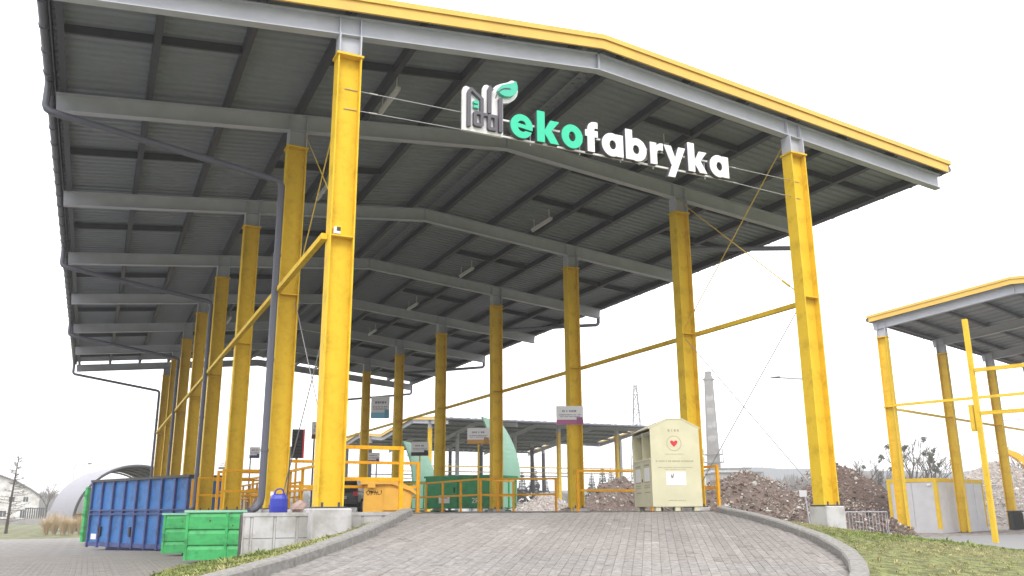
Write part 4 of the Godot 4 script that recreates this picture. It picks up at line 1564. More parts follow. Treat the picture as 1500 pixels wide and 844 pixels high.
func make_house() -> void:
	var a: Vector3 = Vector3(-9.68, 0, -215.32)
	var t := thing("white_house", "white two-storey house with a low curved gable at the left edge", "house", Vector3(a.x, -0.4, a.z), 0.08)
	var poly := pv([0, 0, 0, 5.0, -2.0, 6.4, -4.5, 7.8, -8, 9.2, -11, 9.6, -14, 9.2, -20, 6.4, -22, 5.0, -22, 0])
	var st := mb()
	prism(st, poly, -14.0, 0.0)
	var w := build(st, "wall", M.wall_white, t)
	st = mb()
	var rp := [Vector2(0.5, 4.75), Vector2(-2.0, 6.5), Vector2(-4.5, 7.9), Vector2(-8, 9.3), Vector2(-11, 9.75), Vector2(-14, 9.3), Vector2(-20, 6.5), Vector2(-22.5, 4.75)]
	for i in rp.size() - 1:
		var p: Vector2 = rp[i]
		var q: Vector2 = rp[i + 1]
		bx(st, Vector3((p.x + q.x) * 0.5, (p.y + q.y) * 0.5 + 0.12, -6.8), Vector3(p.distance_to(q) + 0.05, 0.22, 15.0), Basis(Vector3.BACK, (p - q).angle()))
	build(st, "roof", M.roof_grey, t)
	for g in [[-2.6, 4.4, 1.1, 1.2], [-5.2, 4.4, 1.3, 1.2], [-9.0, 4.4, 1.3, 1.2], [-2.9, 1.4, 1.0, 1.9], [-6.5, 1.5, 1.4, 1.3], [-10.0, 1.5, 1.4, 1.3]]:
		st = mb()
		bx(st, Vector3(g[0], g[1], 0.03), Vector3(g[2], g[3], 0.06))
		var f := build(st, "window", M.white, t)
		for e in 2:
			st = mb()
			bx(st, Vector3(g[0] + (e - 0.5) * g[2] * 0.46, g[1], 0.065), Vector3(g[2] * 0.40, g[3] * 0.88, 0.02))
			build(st, "pane", M.glass, f)

func lamp_post(called: String, at: Vector3, h: float, arm: float, turn: float, label: String, head := 0.35, r := 0.07) -> void:
	var t := thing(called, label, "street lamp", at, turn)
	var st := mb()
	tube(st, [Vector3(0, 0, 0), Vector3(0, h, 0)], [r, r * 0.7], 8)
	build(st, "pole", M.steel, t)
	st = mb()
	tube(st, [Vector3(0, h - 0.08, 0), Vector3(arm, h + 0.1, 0)], r * 0.8, 6)
	build(st, "arm", M.steel, t)
	st = mb()
	prism(st, pv([arm, h + 0.03, arm + head, h + 0.06, arm + head * 1.9, h + 0.1, arm + head * 1.9, h + 0.14, arm, h + 0.18]), -0.14, 0.14)
	build(st, "lamp_head", M.galv, t)

func make_chimney() -> void:
	var a: Vector3 = Vector3(191.56, 0, -240.87)
	var t := thing("factory_chimney", "tall grey concrete chimney with pale bands and a gallery", "chimney", Vector3(a.x, -0.3, a.z))
	t.scale = Vector3.ONE * 1.86
	var st := mb()
	var ys := [0.0, 5.0, 10.0, 15.0, 20.0, 24.6]
	var pts := []
	var rad := []
	for y in ys:
		pts.append(Vector3(0, y, 0))
		rad.append(lerpf(1.45, 0.82, y / 24.6))
	tube(st, pts, rad, 12)
	build(st, "shaft", M.chimney, t)
	st = mb()
	tube(st, [Vector3(0, 24.3, 0), Vector3(0, 24.5, 0)], 1.15, 12)
	tube(st, [Vector3(0, 24.5, 0), Vector3(0, 25.6, 0)], [0.85, 0.5], 12)
	tube(st, [Vector3(0, 25.6, 0), Vector3(0, 25.9, 0)], 0.62, 12)
	build(st, "cap", M.chimney, t)
	for y in [20.8, 18.4, 15.9, 13.4]:
		st = mb()
		var r := lerpf(1.45, 0.82, y / 24.6)
		for k in 4:
			var g := -0.55 + 0.35 * k - 0.6
			var n := Vector3(sin(g), 0, cos(g))
			bx(st, Vector3(0, y + rng.randf_range(-0.2, 0.2), 0) + n * (r + 0.0), Vector3(r * 0.45, rng.randf_range(0.6, 1.2), 0.06), Basis(Vector3.UP, g))
		build(st, "pale_band", M.chimney_patch, t)
	for y in [9.0, 10.4]:
		st = mb()
		tube(st, [Vector3(0, y, 0), Vector3(0, y + 0.12, 0)], 1.85, 12)
		build(st, "gallery", M.chimney, t)
		st = mb()
		for k in 12:
			var d := Vector3(cos(TAU * k / 12), 0, sin(TAU * k / 12)) * 1.8
			bar(st, Vector3(d.x, y + 0.1, d.z), Vector3(d.x, y + 1.1, d.z), 0.06, 0.06)
		build(st, "gallery_railing", M.chimney, t)

func make_pylon() -> void:
	var a: Vector3 = Vector3(185.11, 0, -277.23)
	var t := thing("power_pylon", "pale lattice power pylon standing far behind the donation container", "pylon", Vector3(a.x, -0.3, a.z), -0.4468)
	t.scale = Vector3.ONE * 1.27
	var H := 38.0
	var st := mb()
	var wd := func(y: float) -> float: return lerpf(2.6, 0.35, y / H)
	for s in [Vector2(-1, -1), Vector2(1, -1), Vector2(-1, 1), Vector2(1, 1)]:
		tube(st, [Vector3(s.x * 2.6, 0, s.y * 2.6), Vector3(s.x * 0.35, H, s.y * 0.35)], 0.11, 4)
	for k in 14:
		var y: float = H * k / 14.0
		var y2: float = H * (k + 1) / 14.0
		var p: float = wd.call(y)
		var q: float = wd.call(y2)
		for s in [-1, 1]:
			tube(st, [Vector3(-p, y, s * p), Vector3(q, y2, s * q)], 0.07, 3)
			tube(st, [Vector3(p, y, s * p), Vector3(-q, y2, s * q)], 0.07, 3)
	build(st, "mast", M.galv, t)
	for e in [[35.0, 2.6], [29.5, 3.3], [25.0, 4.2]]:
		st = mb()
		for s in [-1, 1]:
			tube(st, [Vector3(0, e[0] + 0.8, 0), Vector3(s * e[1], e[0], 0)], 0.07, 4)
			tube(st, [Vector3(0, e[0] - 0.2, 0), Vector3(s * e[1], e[0], 0)], 0.07, 4)
			tube(st, [Vector3(s * e[1], e[0], 0), Vector3(s * e[1], e[0] - 1.6, 0)], 0.10, 4)
		build(st, "cross_arm", M.galv, t)

func make_excavator() -> void:
	var a: Vector3 = Vector3(61.59, 0, -39.24)
	var t := thing("excavator", "yellow excavator with a bent arm on the pale rubble at the right edge", "excavator", Vector3(a.x, 0.5, a.z), -0.5)
	var st := mb()
	for s in [-1, 1]:
		st = mb()
		prism(st, pv([-1.9, 0.35, -1.5, 0.0, 1.5, 0.0, 1.9, 0.35, 1.6, 0.75, -1.6, 0.75]), s * 1.15 - 0.28, s * 1.15 + 0.28)
		build(st, "track", M.rubber, t)
	st = mb()
	cbx(st, Vector3(0.5, 1.45, 0), Vector3(3.0, 1.1, 2.5), 0.12)
	build(st, "house", M.excavator, t)
	st = mb()
	cbx(st, Vector3(-0.7, 2.2, 0.7), Vector3(1.3, 1.6, 1.0), 0.1)
	var cab := build(st, "cab", M.dark, t)
	st = mb()
	bx(st, Vector3(-1.355, 2.35, 0.7), Vector3(0.02, 1.0, 0.8))
	build(st, "window", M.glass, cab)
	st = mb()
	var side := pv([-0.5, 1.6, -1.6, 3.4, -2.6, 4.3, -3.4, 4.6, -3.5, 4.35, -2.8, 3.9, -1.9, 3.0, -0.9, 1.4])
	prism(st, side, -0.5, -0.1)
	build(st, "boom", M.excavator, t)
	st = mb()
	prism(st, pv([-3.2, 4.75, -3.6, 4.6, -4.4, 2.4, -4.15, 2.3, -3.3, 4.2]), -0.45, -0.15)
	build(st, "stick", M.excavator, t)
	st = mb()
	prism(st, pv([-4.4, 2.5, -4.9, 2.0, -4.8, 1.5, -4.1, 1.6, -4.0, 2.3]), -0.8, 0.2)
	build(st, "bucket", M.dark, t)
	st = mb()
	tube(st, [Vector3(-0.9, 2.0, -0.05), Vector3(-2.1, 3.4, -0.05)], 0.08, 8)
	build(st, "ram", M.steel, t)

func make_office() -> void:
	var c: Vector3 = Vector3(37.17, 0, -29.87)
	var t := thing("site_office", "light grey office container with a yellow frame under the small canopy", "cabin", Vector3(c.x, -0.13, c.z), -0.294 + 0.588)
	t.rotation.y = atan2(0.291, 0.957)
	# local x along the canopy row, local -z away from the yard
	var L := 6.0
	var d := 2.44
	var h := 2.6
	var st := mb()
	bx(st, Vector3(L * 0.5, h * 0.5, -d * 0.5), Vector3(L - 0.1, h - 0.1, d - 0.1))
	build(st, "core", M.panel_grey, t)
	for k in 5:
		st = mb()
		bx(st, Vector3(0.16 + (L - 0.32) * (k + 0.5) / 5.0, h * 0.5, -0.03), Vector3((L - 0.32) / 5.0 - 0.02, h - 0.34, 0.03))
		build(st, "wall_panel", M.panel_grey, t)
	for k in 2:
		st = mb()
		bx(st, Vector3(0.03, h * 0.5, -0.16 - (d - 0.32) * (k + 0.5) / 2.0), Vector3(0.03, h - 0.34, (d - 0.32) / 2.0 - 0.02))
		build(st, "wall_panel", M.panel_grey, t)
	for p in [Vector2(0.08, -0.08), Vector2(L - 0.08, -0.08), Vector2(0.08, -d + 0.08), Vector2(L - 0.08, -d + 0.08)]:
		st = mb()
		cbx(st, Vector3(p.x, h * 0.5, p.y), Vector3(0.17, h - 0.36, 0.17), 0.01)
		build(st, "corner_post", M.yellow, t)
	for y in [0.09, h - 0.09]:
		st = mb()
		for z in [-0.07, -d + 0.07]:
			bx(st, Vector3(L * 0.5, y, z), Vector3(L, 0.18, 0.16))
		for x in [0.07, L - 0.07]:
			bx(st, Vector3(x, y, -d * 0.5), Vector3(0.16, 0.18, d - 0.302))
		build(st, "frame", M.yellow if y > 1.0 else M.panel_grey, t)
	st = mb()
	bx(st, Vector3(-0.02, 2.28, -0.35), Vector3(0.08, 0.1, 0.16))
	build(st, "floodlight", M.white, t)

func wood_and_trees() -> void:
	var con := conifer_mesh(5)
	var fuz := fuzzy_mesh(6)
	for kind in 2:
		var xf := []
		var cols := []
		for k in 1300:
			var px := rng.randf_range(0.06, 1.05)
			var v := rng.randf_range(240.0, 400.0)
			if rng.randf() < 0.25:
				px = rng.randf_range(-0.75, 0.2)
				v = rng.randf_range(330.0, 430.0)
			var u := px * v
			var p := Vector3(u * 0.902 + v * 0.432, -0.5, -(v * 0.902 - u * 0.432))
			var h := rng.randf_range(7.0, 15.0) * (1.0 + 0.3 * fn.get_noise_1d(px * 400.0)) * v / 330.0
			if px < 0.2:
				h *= 0.6
			var b := Basis(Vector3.UP, rng.randf() * TAU).scaled(Vector3(h * 0.8, h, h * 0.8))
			xf.append(Transform3D(b, p))
			var g := rng.randf_range(0.7, 1.3)
			cols.append(Color(0.055 * g, 0.065 * g, 0.05 * g) if kind == 0 else Color(0.11 * g, 0.095 * g, 0.085 * g))
		var o := scatter("far_wood", con if kind == 0 else fuz, M.needle, xf, cols, null)
		o.set_meta("kind", "stuff")
		tag(o, ["hazy far belt of conifers along the horizon", "hazy far belt of leafless trees along the horizon"][kind], "wood")
	bare_tree("bare_tree", Vector3(75.28, 0, -69.27), 8.2, 21, "leafless tree left of the small canopy behind the brown heap", 5)
	bare_tree("bare_tree", Vector3(83.81, 0, -70.73), 10.5, 22, "leafless tree with dark mistletoe balls above the site office", 9)
	bare_tree("bare_tree", Vector3(89.62, 0, -72.38), 10.0, 23, "leafless mistletoe tree between the first two small canopy columns", 7)
	bare_tree("bare_tree", Vector3(85.22, 0, -58.97), 8.5, 24, "bushy leafless tree behind the excavator", 0)
	bare_tree("bare_tree", Vector3(58.36, 0, -138.37), 7.5, 25, "small leafless tree behind the dark green container", 0)
	bare_tree("bare_tree", Vector3(-6.50, 0, -169.44), 7.0, 26, "leafless tree between the white house and the hangar", 0)
	for q in [[765, 7.5], [783, 8.5], [800, 6.5], [872, 6.8], [893, 8.2], [905, 7.4]]:
		pass
	var pine := thing("larch_tree", "tall thin leafless larch at the left edge before the white house", "tree", Vector3(-5.33, 0, -75.74) + Vector3(0, -0.4, 0))
	var r := RandomNumberGenerator.new()
	r.seed = 9
	var st := mb()
	tube(st, [Vector3(0, 0, 0), Vector3(0.05, 2.5, 0), Vector3(0.2, 6.0, 0)], [0.12, 0.08, 0.012], 7, false)
	build(st, "trunk", M.bark, pine)
	st = mb()
	for k in 44:
		var y := lerpf(0.9, 5.7, k / 44.0)
		var a := r.randf() * TAU
		var l := lerpf(1.6, 0.25, k / 44.0) * r.randf_range(0.7, 1.2)
		var b := Vector3(lerpf(0.02, 0.2, y / 6.0), y, 0)
		var d := Vector3(cos(a), 0.12, sin(a))
		tube(st, [b, b + d * l * 0.5 + Vector3(0, -0.05, 0), b + d * l + Vector3(0, 0.08, 0)], [0.025, 0.018, 0.006], 3, false)
		for j in 9:
			var f := r.randf_range(0.25, 1.0)
			var o := b + d * l * f
			tube(st, [o, o + Vector3(r.randf_range(-0.22, 0.22), r.randf_range(-0.12, 0.16), r.randf_range(-0.22, 0.22))], [0.012, 0.005], 3, false)
	build(st, "crown", M.bark, pine)

func make_hills() -> void:
	var st := mb()
	var n := 90
	for k in n:
		var q := []
		for e in [k, k + 1]:
			var g := lerpf(-1.1, 1.25, float(e) / n)
			var u := 430.0 * tan(clampf(g, -1.2, 1.2) * 0.9)
			var p := Vector3(u * 0.902 + 430.0 * 0.432, 0, -(430.0 * 0.902 - u * 0.432))
			var h := 23.0 + 5.0 * fn.get_noise_1d(e * 11.0) + 2.5 * fn.get_noise_1d(e * 60.0)
			q.append([p, h * (1.0 if g > 0.2 else 0.55)])
		var back := Vector3(0.432, 0, -0.902) * 160.0
		quad(st, q[0][0] + Vector3(0, -2, 0), q[1][0] + Vector3(0, -2, 0), q[1][0] + back * 0.5 + Vector3(0, q[1][1], 0), q[0][0] + back * 0.5 + Vector3(0, q[0][1], 0), Vector3(0, 1, 1))
		quad(st, q[0][0] + back + Vector3(0, -2, 0), q[1][0] + back + Vector3(0, -2, 0), q[1][0] + back * 0.5 + Vector3(0, q[1][1], 0), q[0][0] + back * 0.5 + Vector3(0, q[0][1], 0), Vector3(0, 1, -1))
	structure(build(st, "hills", mat(lin(0.05, 0.06, 0.075), 1.0)))

func near_conifers() -> void:
	var con := conifer_mesh(12, 26, 0.05)
	var dark: StandardMaterial3D = mat(lin(0.05, 0.06, 0.05), 0.95)
	var i := 0
	for q in [[752, 130, 6.2], [765, 138, 7.4], [783, 150, 9.0], [800, 145, 6.6], [868, 140, 7.2], [884, 150, 8.6], [897, 142, 8.0], [912, 155, 7.6]]:
		var where: Vector3 = [Vector3(56.17, 0, -117.24), Vector3(60.87, 0, -123.86), Vector3(68.03, 0, -133.73), Vector3(67.47, 0, -128.46), Vector3(71.74, 0, -120.87), Vector3(78.53, 0, -128.70), Vector3(75.62, 0, -121.23), Vector3(84.15, 0, -131.55)][i]
		var t := thing("pine_tree", ["grey pine farthest left behind the orange railing", "ragged pine second left behind the orange railing", "tallest pine left of the notice board column", "short pine just left of the notice board column", "pine just right of the notice board column", "tall pine near the thin yellow column", "pine between thin yellow column and donation container", "pine partly behind the donation container"][i], "tree", where, i * 1.3, "pines behind the far canopies")
		var h: float = q[2]
		put(con, "crown", dark, t, Transform3D(Basis.IDENTITY.scaled(Vector3(h * 1.1, h, h * 1.1)), Vector3.ZERO))
		var st := mb()
		tube(st, [Vector3(0, -0.5, 0), Vector3(0, h * 0.4, 0)], [0.16, 0.1], 6, false)
		build(st, "trunk", M.bark, t)
		i += 1

func far_buildings() -> void:
	for k in 3:
		var at: Vector3 = [Vector3(112.68, 0, -134.52), Vector3(121.34, 0, -147.00), Vector3(58.37, 0, -149.45)][k]
		var t := thing("factory_building", ["long low grey factory building right of the chimney foot", "taller pale factory block behind the chimney foot", "low pale shed seen under the far canopy"][k], "building", at + Vector3(0, -0.4, 0), -0.4468)
		var w: float = [9.0, 8.0, 7.0][k]
		var h: float = [8.2, 9.6, 6.0][k]
		var st := mb()
		bx(st, Vector3(0, h * 0.5, -4), Vector3(w, h, 8))
		build(st, "wall", M.panel_grey if k else M.chimney_patch, t)
		st = mb()
		bx(st, Vector3(0, h + 0.12, -4), Vector3(w + 0.5, 0.25, 8.5))
		build(st, "roof", M.roof_grey, t)
		for j in 4:
			st = mb()
			bx(st, Vector3(-w * 0.38 + w * 0.25 * j, h * 0.72, 0.01), Vector3(w * 0.13, 1.1, 0.06))
			build(st, "window", M.glass, t)

func barriers() -> void:
	var t := thing("crowd_barrier", "galvanised mesh barrier panel at the foot of the brown heap", "barrier", Vector3(26.71, 0, -24.91) + Vector3(0, -0.13, 0), -0.35)
	var st := mb()
	tube(st, [Vector3(-1.0, 0, 0), Vector3(-1.0, 1.05, 0), Vector3(1.0, 1.05, 0), Vector3(1.0, 0, 0)], 0.022, 6)
	tube(st, [Vector3(-1.0, 0.2, 0), Vector3(1.0, 0.2, 0)], 0.018, 6)
	build(st, "frame", M.steel, t)
	for k in 15:
		st = mb()
		tube(st, [Vector3(-0.93 + k * 0.133, 0.2, 0), Vector3(-0.93 + k * 0.133, 1.05, 0)], 0.009, 5)
		build(st, "bar", M.steel, t)
	for x in [-0.8, 0.8]:
		st = mb()
		bx(st, Vector3(x, 0.03, 0), Vector3(0.05, 0.06, 0.6))
		build(st, "foot", M.steel, t)
	# yellow gate frame in front of the small canopy
	var g: Vector3 = Vector3(28.43, 0, -20.75)
	t = thing("gate_frame", "tall thin yellow post with cross rails in front of the small canopy", "frame", Vector3(g.x, -0.13, g.z), atan2(-0.96, 0.291))
	st = mb()
	bx(st, Vector3(0, 3.95, 0), Vector3(0.16, 7.9, 0.16))
	build(st, "post", M.yellow, t)
	for y in [6.0, 4.45]:
		st = mb()
		bar(st, Vector3(0.1, y, 0), Vector3(5.5, y - 0.05, 0), 0.12, 0.13)
		build(st, "cross_rail", M.yellow, t)
	st = mb()
	bx(st, Vector3(-0.2, 4.3, 0.0), Vector3(0.14, 0.95, 0.14))
	build(st, "stub", M.yellow, t)
	# small sign on a leaning pole before the mixed heap
	t = thing("warning_sign", "small grey plate on a thin pole before the mixed rubble heap", "sign", Vector3(26.38, 0, -27.28) + Vector3(0, -0.1, 0), -0.4468)
	st = mb()
	tube(st, [Vector3(0, 0, 0), Vector3(-0.14, 1.85, 0)], 0.025, 6)
	build(st, "pole", M.steel, t)
	st = mb()
	bx(st, Vector3(-0.22, 1.75, 0.03), Vector3(0.3, 0.26, 0.02))
	build(st, "plate", M.panel_grey, t)
	# bin under the small canopy
	t = thing("wheelie_bin", "black bin beside the third small canopy column", "bin", Vector3(44.68, 0, -31.26) + Vector3(0, -0.12, 0), -0.4)
	st = mb()
	cbx(st, Vector3(0, 0.48, 0), Vector3(0.55, 0.9, 0.55), 0.05)
	build(st, "body", M.rubber, t)
	st = mb()
	cbx(st, Vector3(0, 0.97, 0.02), Vector3(0.6, 0.07, 0.62), 0.02)
	build(st, "lid", M.black, t)
	# grey yard gate by the white house
	t = thing("yard_gate", "dark grey metal gate before the white house", "gate", Vector3(-7.43, 0, -158.80) + Vector3(0, -0.4, 0), -0.4468)
	for k in 10:
		st = mb()
		bx(st, Vector3(-1.6 + k * 0.35, 1.2, 0), Vector3(0.2, 2.3, 0.06))
		build(st, "slat", M.dark, t)
	st = mb()
	for y in [0.2, 2.25]:
		bx(st, Vector3(0, y, -0.05), Vector3(3.6, 0.1, 0.05))
	build(st, "frame", M.dark, t)
	# low hedge strip
	t = thing("low_wall", "low grey wall running before the white house", "wall", Vector3(-8.19, 0, -136.99) + Vector3(0, -0.4, 0), -0.4468)
	st = mb()
	bx(st, Vector3(-6, 0.4, 0), Vector3(26, 0.8, 0.3))
	build(st, "coping_wall", M.chimney_patch, t)

# ---------------------------------------------------------------- scene
func _ready() -> void:
	rng.seed = 20240111
	fn.seed = 11
	fn.frequency = 0.01
	var cam := Camera3D.new()
	cam.name = "camera"
	add_child(cam)
	cam.fov = 37.04
	cam.near = 0.1
	cam.far = 4000.0
	cam.transform = Transform3D(Basis(Vector3.UP, -0.4468) * Basis(Vector3.RIGHT, 0.2533) * Basis(Vector3.BACK, -0.0063), Vector3(0, EYE, 0))
	cam.current = true
	var we := WorldEnvironment.new()
	we.name = "environment"
	var env := Environment.new()
	env.background_mode = Environment.BG_SKY
	var sky := Sky.new()
	var sm := ProceduralSkyMaterial.new()
	sm.sky_top_color = Color(0.975, 0.98, 0.99)
	sm.sky_horizon_color = Color(0.80, 0.80, 0.805)
	sm.sky_curve = 0.6
	sm.sky_energy_multiplier = 1.7
	sm.ground_energy_multiplier = 1.0
	sm.ground_horizon_color = Color(0.97, 0.97, 0.97)
	sm.ground_bottom_color = Color(0.4, 0.39, 0.38)
	sm.sun_angle_max = 0.0
	sky.sky_material = sm
	env.sky = sky
	env.tonemap_mode = Environment.TONE_MAPPER_LINEAR
	env.tonemap_exposure = 0.96
	env.sdfgi_enabled = true
	env.ssao_enabled = true
	env.ssil_enabled = true
	env.fog_enabled = true
	env.fog_density = 0.0012
	env.fog_light_color = Color(1, 1, 1)
	we.environment = env
	add_child(we)
	var sun := DirectionalLight3D.new()
	sun.name = "sun"
	add_child(sun)
	sun.light_energy = 0.85
	sun.light_angular_distance = 25.0
	sun.light_color = Color(1.0, 0.98, 0.95)
	sun.shadow_enabled = true
	sun.look_at_from_position(Vector3(-12, 30, 25), Vector3.ZERO)

	materials()
	make_ground()
	make_deck()
	make_ramp(cam)
	make_banks()

	var zs := [13.66, 18.02, 24.02, 30.02, 36.02, 42.02, 48.02, 54.02]
	for i in zs.size():
		for s in 2:
			var x: float = 3.349 + s * 10.332
			var y0 := DECK - 0.02
			var w := 0.62 if s == 0 else 0.5
			var nth: String = ["first", "second", "third", "fourth", "fifth", "sixth", "seventh", "eighth"][i]
			if i == 0:
				y0 = 0.25
			elif s == 0 and i > 3:
				y0 = yard_y(-zs[i]) - 0.05
			plinth(Vector3(x, 0, -zs[i]), w, w, y0, 1.1, "concrete plinth under the %s column of the %s row" % [nth, ["wall side", "heap side"][s]])
	make_canopy("steel_canopy", "big open steel canopy on yellow columns with grey roof over the deck", Vector3(8.515, 0, 0), 0.0, {"half": 5.166, "over": 4.76, "zs": zs, "base": 1.1, "top": 8.82, "detail": true, "purlins": [0.55, 2.25, 3.75, 5.2, 6.75, 8.3, 9.86], "shaft_l": M.yellow, "shaft_r": M.yellow})
	# small canopy on the right
	var c2: Vector3 = Vector3(32.42, 0, -27.93)
	var q2 := Basis(Vector3.UP, atan2(-0.957, 0.291))
	var o2 := c2 + q2 * Vector3(5.75, 0, 0)
	make_canopy("steel_canopy", "smaller yellow canopy standing on the right over the office container", o2, atan2(-0.957, 0.291), {"half": 5.75, "over": 0.38, "zs": [0.0, 6.7, 13.4, 20.1], "base": -0.13, "top": 8.7, "detail": false, "gable_rail": 5.55, "purlins": [0.4, 1.9, 3.5, 5.0, 6.05], "shaft_l": M.yellow, "shaft_r": M.yellow})
	# twin far canopies
	var near: Vector3 = Vector3(28.82, 0, -73.79)
	for k in 2:
		make_canopy("steel_canopy", ["nearer far canopy with yellow gable seen under the big roof", "farther far canopy with yellow gable at its left"][k], Vector3(near.x, -0.3, near.z - 9.93 - k * 19.9), -PI / 2, {"half": 5.166, "over": 4.76, "zs": [0.0, 7.0, 14.0, 21.0, 28.0], "base": 0.0, "top": 9.05, "detail": false, "purlins": [0.55, 3.0, 5.2, 7.5, 9.86], "shaft_l": M.steel if k == 0 else M.galv, "shaft_r": M.yellow if k == 0 else M.galv})
	make_sign()
	# railings
	var D := DECK
	railing([Vector3(3.65, D, -14.25), Vector3(4.72, D, -14.25)], "short orange railing by the yellow grit bin at the top of the wall")
	railing([Vector3(3.2, D, -18.72), Vector3(4.7, D, -18.72), Vector3(6.6, D, -18.72)], "orange railing behind the blue canister and drainpipe")
	railing([Vector3(3.02, D, -24.38), Vector3(4.66, D, -24.38), Vector3(4.66, D, -28.98), Vector3(3.02, D, -28.98)], "orange railing around the farther green container bay")
	railing([Vector3(4.7, D, -18.9), Vector3(4.7, D, -23.36), Vector3(3.02, D, -23.36)], "orange railing around the nearer green container bay")
	railing([Vector3(3.0, D, -30.6), Vector3(5.6, D, -30.6), Vector3(5.6, D, -42.0)], "orange railing above the blue container end")
	railing([Vector3(14.0, D, -17.5), Vector3(14.15, D, -20.6), Vector3(11.9, D, -20.8)], "orange railing right of the cream donation container")
	railing([Vector3(14.2, D, -26.3), Vector3(11.9, D, -27.4), Vector3(11.7, D, -32.2), Vector3(9.9, D, -34.0)], "orange railing in front of the dark green container")
	railing([Vector3(11.95, D, -27.5), Vector3(14.05, D, -29.3)], "short orange railing slanting past the fourth column")
	railing([Vector3(6.8, D, -32.0), Vector3(6.8, D, -44.0), Vector3(9.0, D, -46.0)], "far orange railing left of the parked car")
	# notice boards
	notice_board(Vector3(11.30, 0, -37.28), 5.55, 0.82, 0.98, Color(0.5, 0.76, 0.88), "notice board with light blue strip high beside a column", -0.5)
	notice_board(Vector3(13.60, 0, -38.39), 3.85, 0.80, 0.64, Color(0.2, 0.2, 0.24), "notice board with dark strip left of the green container")
	notice_board(Vector3(15.26, 0, -51.46), 4.20, 0.78, 0.6, Color(0.3, 0.28, 0.6), "small far notice board with violet strip under the railing", 0.2, M.galv)
	notice_board(Vector3(12.68, 0, -29.41), 3.72, 0.82, 0.58, Color(0.8, 0.6, 0.3), "notice board with ochre strip in front of the pale green lid")
	notice_board(Vector3(13.27, 0, -23.58), 3.92, 0.84, 0.58, Color(0.7, 0.38, 0.57), "notice board with magenta strip on the third right column")
	notice_board(Vector3(8.76, 0, -54.57), 4.55, 0.62, 0.66, Color(0.25, 0.28, 0.5), "small notice board with dark blue strip left of the drainpipe", -0.25, M.galv)
	notice_board(Vector3(8.87, 0, -38.44), 4.55, 0.62, 0.75, Color(0.42, 0.2, 0.2), "notice board with brown strip behind the nearest column", -0.2, M.galv)
	notice_board(Vector3(8.54, 0, -66.88), 4.4, 0.62, 0.6, Color(0.4, 0.4, 0.42), "tiny far notice board between two yellow columns", 0.2, M.galv)
	make_donation_box()
	green_skip(Vector3(1.92, -0.02, -20.1), "nearer low green open container against the retaining wall")
	green_skip(Vector3(1.85, -0.08, -25.35), "low green open container just behind the nearer one")
	blue_container()
	var gb: Vector3 = Vector3(-0.04, 0, -46.59)
	var t := thing("container_door", "narrow bright green container door standing open left of the blue container", "container", Vector3(gb.x, yard_y(gb.z), gb.z), -0.4468)
	var st := mb()
	cbx(st, Vector3(0, 1.35, 0), Vector3(0.14, 2.5, 0.6), 0.03)
	build(st, "leaf", M.green, t)
	for y in [0.5, 1.35, 2.2]:
		st = mb()
		bx(st, Vector3(0.0, y, 0.32), Vector3(0.18, 0.1, 0.06))
		build(st, "brace", M.green_dark, t)
	lid_container(Vector3(12.11, 0, -33.45) + Vector3(0, DECK, 0), -0.93, 3.1, 2.0, 1.32, 2.35, "dark green container with double doors and a raised pale lid", true)
	lid_container(Vector3(12.03, 0, -39.48) + Vector3(0, DECK, 0), -0.93, 1.7, 1.8, 1.3, 1.9, "green container with a raised pale lid left of the double-door one", false)
	make_grit_bin()
	make_car()
	small_things()
	barriers()
	make_office()
	# heaps
	var mix := [Color(0.24, 0.18, 0.15), Color(0.18, 0.11, 0.085), Color(0.52, 0.5, 0.48), Color(0.1, 0.075, 0.065), Color(0.3, 0.23, 0.19), Color(0.14, 0.1, 0.08)]
	var pale := [Color(0.5, 0.47, 0.45), Color(0.62, 0.6, 0.58), Color(0.3, 0.25, 0.23), Color(0.42, 0.36, 0.33)]
	var brown := [Color(0.18, 0.12, 0.10), Color(0.22, 0.15, 0.13), Color(0.13, 0.09, 0.08), Color(0.45, 0.42, 0.4)]
	make_heap("rubble_heap", "mixed brown and white rubble heap behind the donation container", Vector3(31.64, 0, -36.96) + Vector3(0, -0.13, 0), -0.4468, 6.6, 5.0, 3.2, M.heap_mixed, 3200, mix, 31, 0.0)
	make_heap("soil_heap", "tall brown soil heap between the big and the small canopy", Vector3(39.91, 0, -38.54) + Vector3(0, -0.13, 0), -0.4468, 4.6, 5.5, 4.0, M.heap_brown, 1500, brown, 32, -0.3)
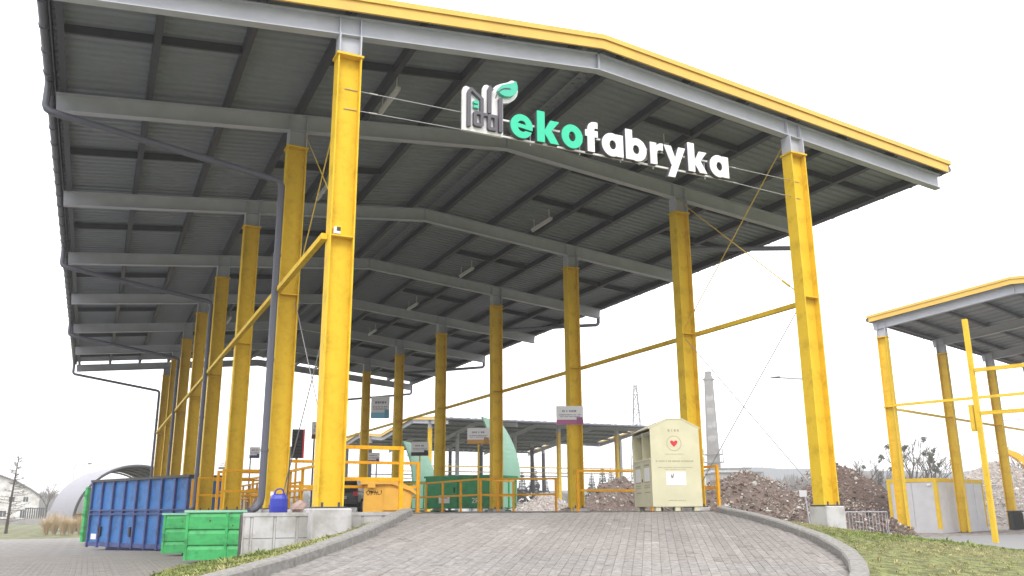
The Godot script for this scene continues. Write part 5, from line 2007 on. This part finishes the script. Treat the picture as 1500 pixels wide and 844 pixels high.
	make_heap("rubble_heap", "grey rubble spill at the foot of the brown soil heap", Vector3(30.39, 0, -29.79) + Vector3(0, -0.13, 0), -0.4468, 3.4, 2.6, 1.9, M.heap_mixed, 1500, mix, 33)
	make_heap("rubble_heap", "pale broken concrete heap under the excavator on the right", Vector3(57.85, 0, -41.03) + Vector3(0, -0.13, 0), -0.4468, 9.0, 6.0, 4.4, M.heap_pale, 2600, pale, 34)
	make_heap("rubble_heap", "low grey rubble heap left of the donation container", Vector3(31.61, 0, -49.17) + Vector3(0, -0.13, 0), -0.4468, 4.5, 4.0, 3.4, M.heap_mixed, 900, mix, 35)
	make_heap("rubble_heap", "flat dark scrap pile behind the third right column", Vector3(31.51, 0, -53.65) + Vector3(0, -0.13, 0), -0.4468, 4.0, 3.0, 2.1, M.heap_brown, 900, mix, 36)
	make_heap("rubble_heap", "small pale rubble pile behind the railing", Vector3(29.34, 0, -56.91) + Vector3(0, -0.13, 0), -0.4468, 5.0, 3.0, 2.4, M.heap_pale, 700, pale, 37)
	# far things
	make_hangar()
	for k in 5:
		straw_clump([Vector3(-2.43, 0, -67.70), Vector3(-2.00, 0, -69.71), Vector3(-1.38, 0, -66.64), Vector3(-0.93, 0, -69.19), Vector3(-0.35, 0, -66.70)][k] + Vector3(0, -0.35, 0), [1.2, 1.5, 1.25, 1.2, 1.4][k], ["leftmost dry grass clump before the hangar", "second dry grass clump from the left before the hangar", "middle dry grass clump before the hangar", "dry grass clump right of the middle before the hangar", "dry grass clump next to the green container door"][k])
	make_house()
	lamp_post("street_lamp", Vector3(-1.83, 0, -107.33) + Vector3(0, -0.4, 0), 6.6, 1.5, -0.4468, "faint street lamp behind the arched hangar", 0.2, 0.05)
	lamp_post("street_lamp", Vector3(52.31, 0, -52.56) + Vector3(0, -0.13, 0), 11.5, -2.6, -0.4468, "street lamp whose arm shows left of the heap-side front column", -0.4, 0.11)
	lamp_post("street_lamp", Vector3(70.14, 0, -49.56) + Vector3(0, -0.13, 0), 8.5, 2.5, -0.4468, "thin street lamp behind the third small canopy column", 0.35, 0.06)
	make_chimney()
	make_pylon()
	make_excavator()
	far_buildings()
	make_hills()
	near_conifers()
	wood_and_trees()
